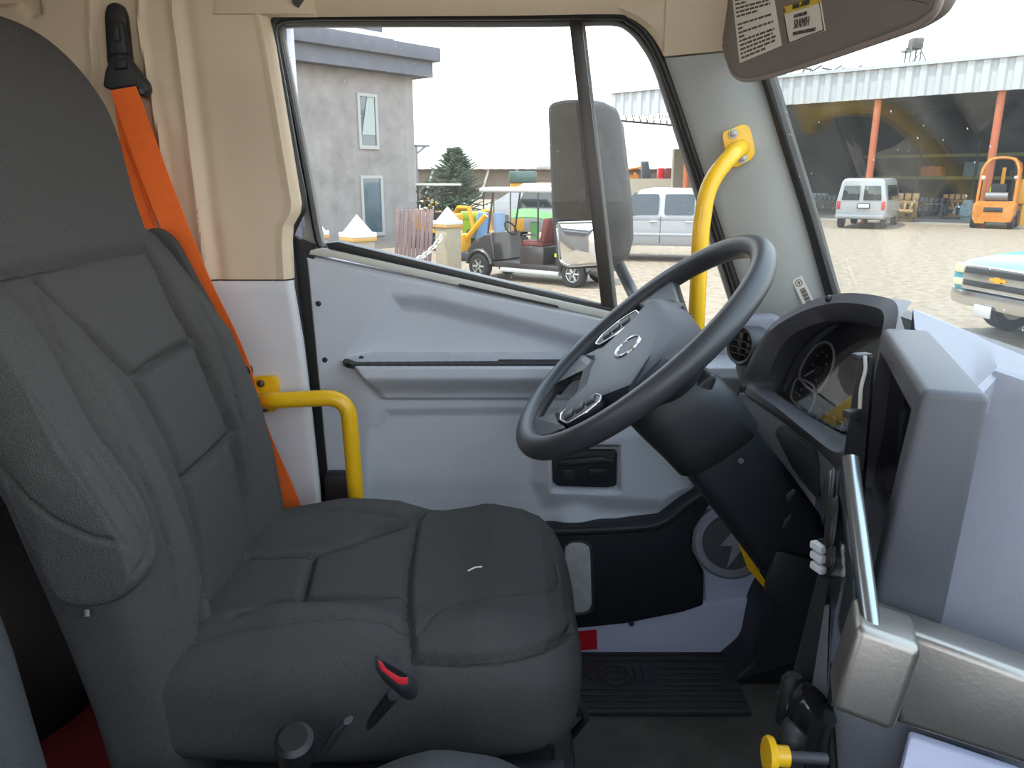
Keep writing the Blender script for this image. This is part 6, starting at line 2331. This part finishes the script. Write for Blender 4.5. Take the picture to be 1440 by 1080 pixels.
for s in (-1, 1):
    ph = fillet([Vector((0.45, s * 0.70, 1.1)), Vector((0.55, s * 0.68, 2.55)), Vector((0.75, s * 0.45, 2.95)), Vector((0.75, 0, 3.0))], 0.25)
    obj('guard_post', G().tube(ph, 0.06, 10), M_RUSTY, t_)
    obj('guard_post', G().tube(fillet([Vector((1.9, s * 0.70, 0.9)), Vector((1.7, s * 0.66, 2.7)), Vector((0.75, s * 0.45, 2.95))], 0.2), 0.05, 10), M_RUSTY, t_)
    obj('mast_rail', G().box((2.15, s * 0.42, 1.5), (0.14, 0.12, 2.7), bev=0.01), M_TIRE, t_)
    obj('lamp', G().ball((0.55, s * 0.62, 2.15), 0.11, 10), M_CHROME if s < 0 else M_AMBER, t_)
obj('lift_cylinder', G().cyl((2.1, 0.0, 0.4), (2.1, 0.0, 2.6), 0.08, 10), M_MYEL, t_)
obj('yellow_bonnet', G().box((1.25, 0.35, 1.35), (0.7, 0.45, 0.9), bev=0.08), M_LIME, t_)
for x, r in ((0.5, 0.30), (1.9, 0.38)):
    for s in (-1, 1):
        wheel(t_, x, s * (0.70 if x < 1 else 0.75), r, 0.24, s, 4, M_RUSTY)
bk_ = PT(1437, 280, 34.5)
g = G().box((bk_.x, bk_.y, 1.55), (0.6, 0.5, 1.1), bev=0.08).box((bk_.x + 0.1, bk_.y, 0.5), (0.3, 0.4, 1.0))
tag(obj('yellow_bin', g, M_MYEL, base=(bk_.x, bk_.y, 0)), 'yellow machine box standing beside the forklift', 'box')

# ---- towers beyond the shed roof
tz = P(1288, 60, 66)
t_ = thing('grain_tower', 'small steel tower with a machine head above the shed roof', 'tower', (tz.x, tz.y, 0))
obj('tower_head', G().box((tz.x, tz.y, P(1288, 62, 66).z), (0.9, 0.9, 0.85), bev=0.1), M_ENGB, t_)
g = G()
for dx, dy in ((-0.5, -0.4), (0.3, -0.4), (0.3, 0.4), (-0.5, 0.4)):
    g.tube([Vector((tz.x + dx * 1.4, tz.y + dy, 0)), Vector((tz.x + dx, tz.y + dy, P(1288, 66, 66).z))], 0.07, 6)
g.tube([P(1282, 88, 66), P(1296, 72, 66), P(1304, 90, 66)], 0.06, 6)
g.box((tz.x - 0.6, tz.y, P(1278, 72, 66).z), (0.7, 0.8, 0.12))
obj('tower_frame', g, M_TRUSS, t_)
t_ = thing('conveyor', 'thin rusty conveyor frame above the shed roof edge', 'conveyor', (P(1170, 90, 70).x, 70, 0))
g = G()
for k in range(9):
    a, b = P(1128 + 14 * k, 96 + (k % 2) * 4, 70), P(1142 + 14 * k, 92 + ((k + 1) % 2) * 6, 70)
    g.tube([a, b], 0.09, 5)
g.tube([P(1130, 90, 70), P(1152, 86, 70)], 0.12, 5)
g.tube([P(1128, 104, 70), P(1134, 90, 70)], 0.12, 5)
obj('conveyor_frame', g, M_TRUSS, t_)
g = G()
for px in (1140, 1190, 1236):
    q = P(px, 96, 70)
    g.tube([q, Vector((q.x, 70, 0))], 0.09, 5)
obj('conveyor_leg', g, M_TRUSS, t_)

# ================================================================== LIGHT
w = bpy.data.worlds.new('sky')
SC.world = w
w.use_nodes = True
nt = w.node_tree
bg = nt.nodes['Background']
tc = nt.nodes.new('ShaderNodeTexCoord')
sp = nt.nodes.new('ShaderNodeSeparateXYZ')
rp = nt.nodes.new('ShaderNodeValToRGB')
nt.links.new(tc.outputs['Generated'], sp.inputs[0])
nt.links.new(sp.outputs['Z'], rp.inputs['Fac'])
rp.color_ramp.elements[0].position = 0.0
rp.color_ramp.elements[0].color = (1.0, 0.97, 0.92, 1)
rp.color_ramp.elements[1].position = 0.6
rp.color_ramp.elements[1].color = (0.62, 0.79, 1.0, 1)
nt.links.new(rp.outputs['Color'], bg.inputs['Color'])
bg.inputs['Strength'].default_value = 4.6
sd = bpy.data.lights.new('sun', 'SUN')
sd.energy = 6.5
sd.angle = math.radians(0.6)
sd.color = (1.0, 0.95, 0.86)
so = bpy.data.objects.new('sun', sd)
COL.objects.link(so)
sun_from = Vector((-0.36, -0.10, 0.92)).normalized()
so.rotation_euler = sun_from.to_track_quat('Z', 'Y').to_euler()
SC.view_settings.view_transform = 'Standard'
SC.view_settings.look = 'None'
SC.view_settings.gamma = 1.0
SC.view_settings.exposure = 0.0
SC.view_settings.use_curve_mapping = False
SC.cycles.use_denoising = True
SC.cycles.max_bounces = 10
SC.cycles.diffuse_bounces = 6
SC.cycles.glossy_bounces = 4
SC.cycles.transparent_max_bounces = 16
SC.cycles.sample_clamp_indirect = 8.0
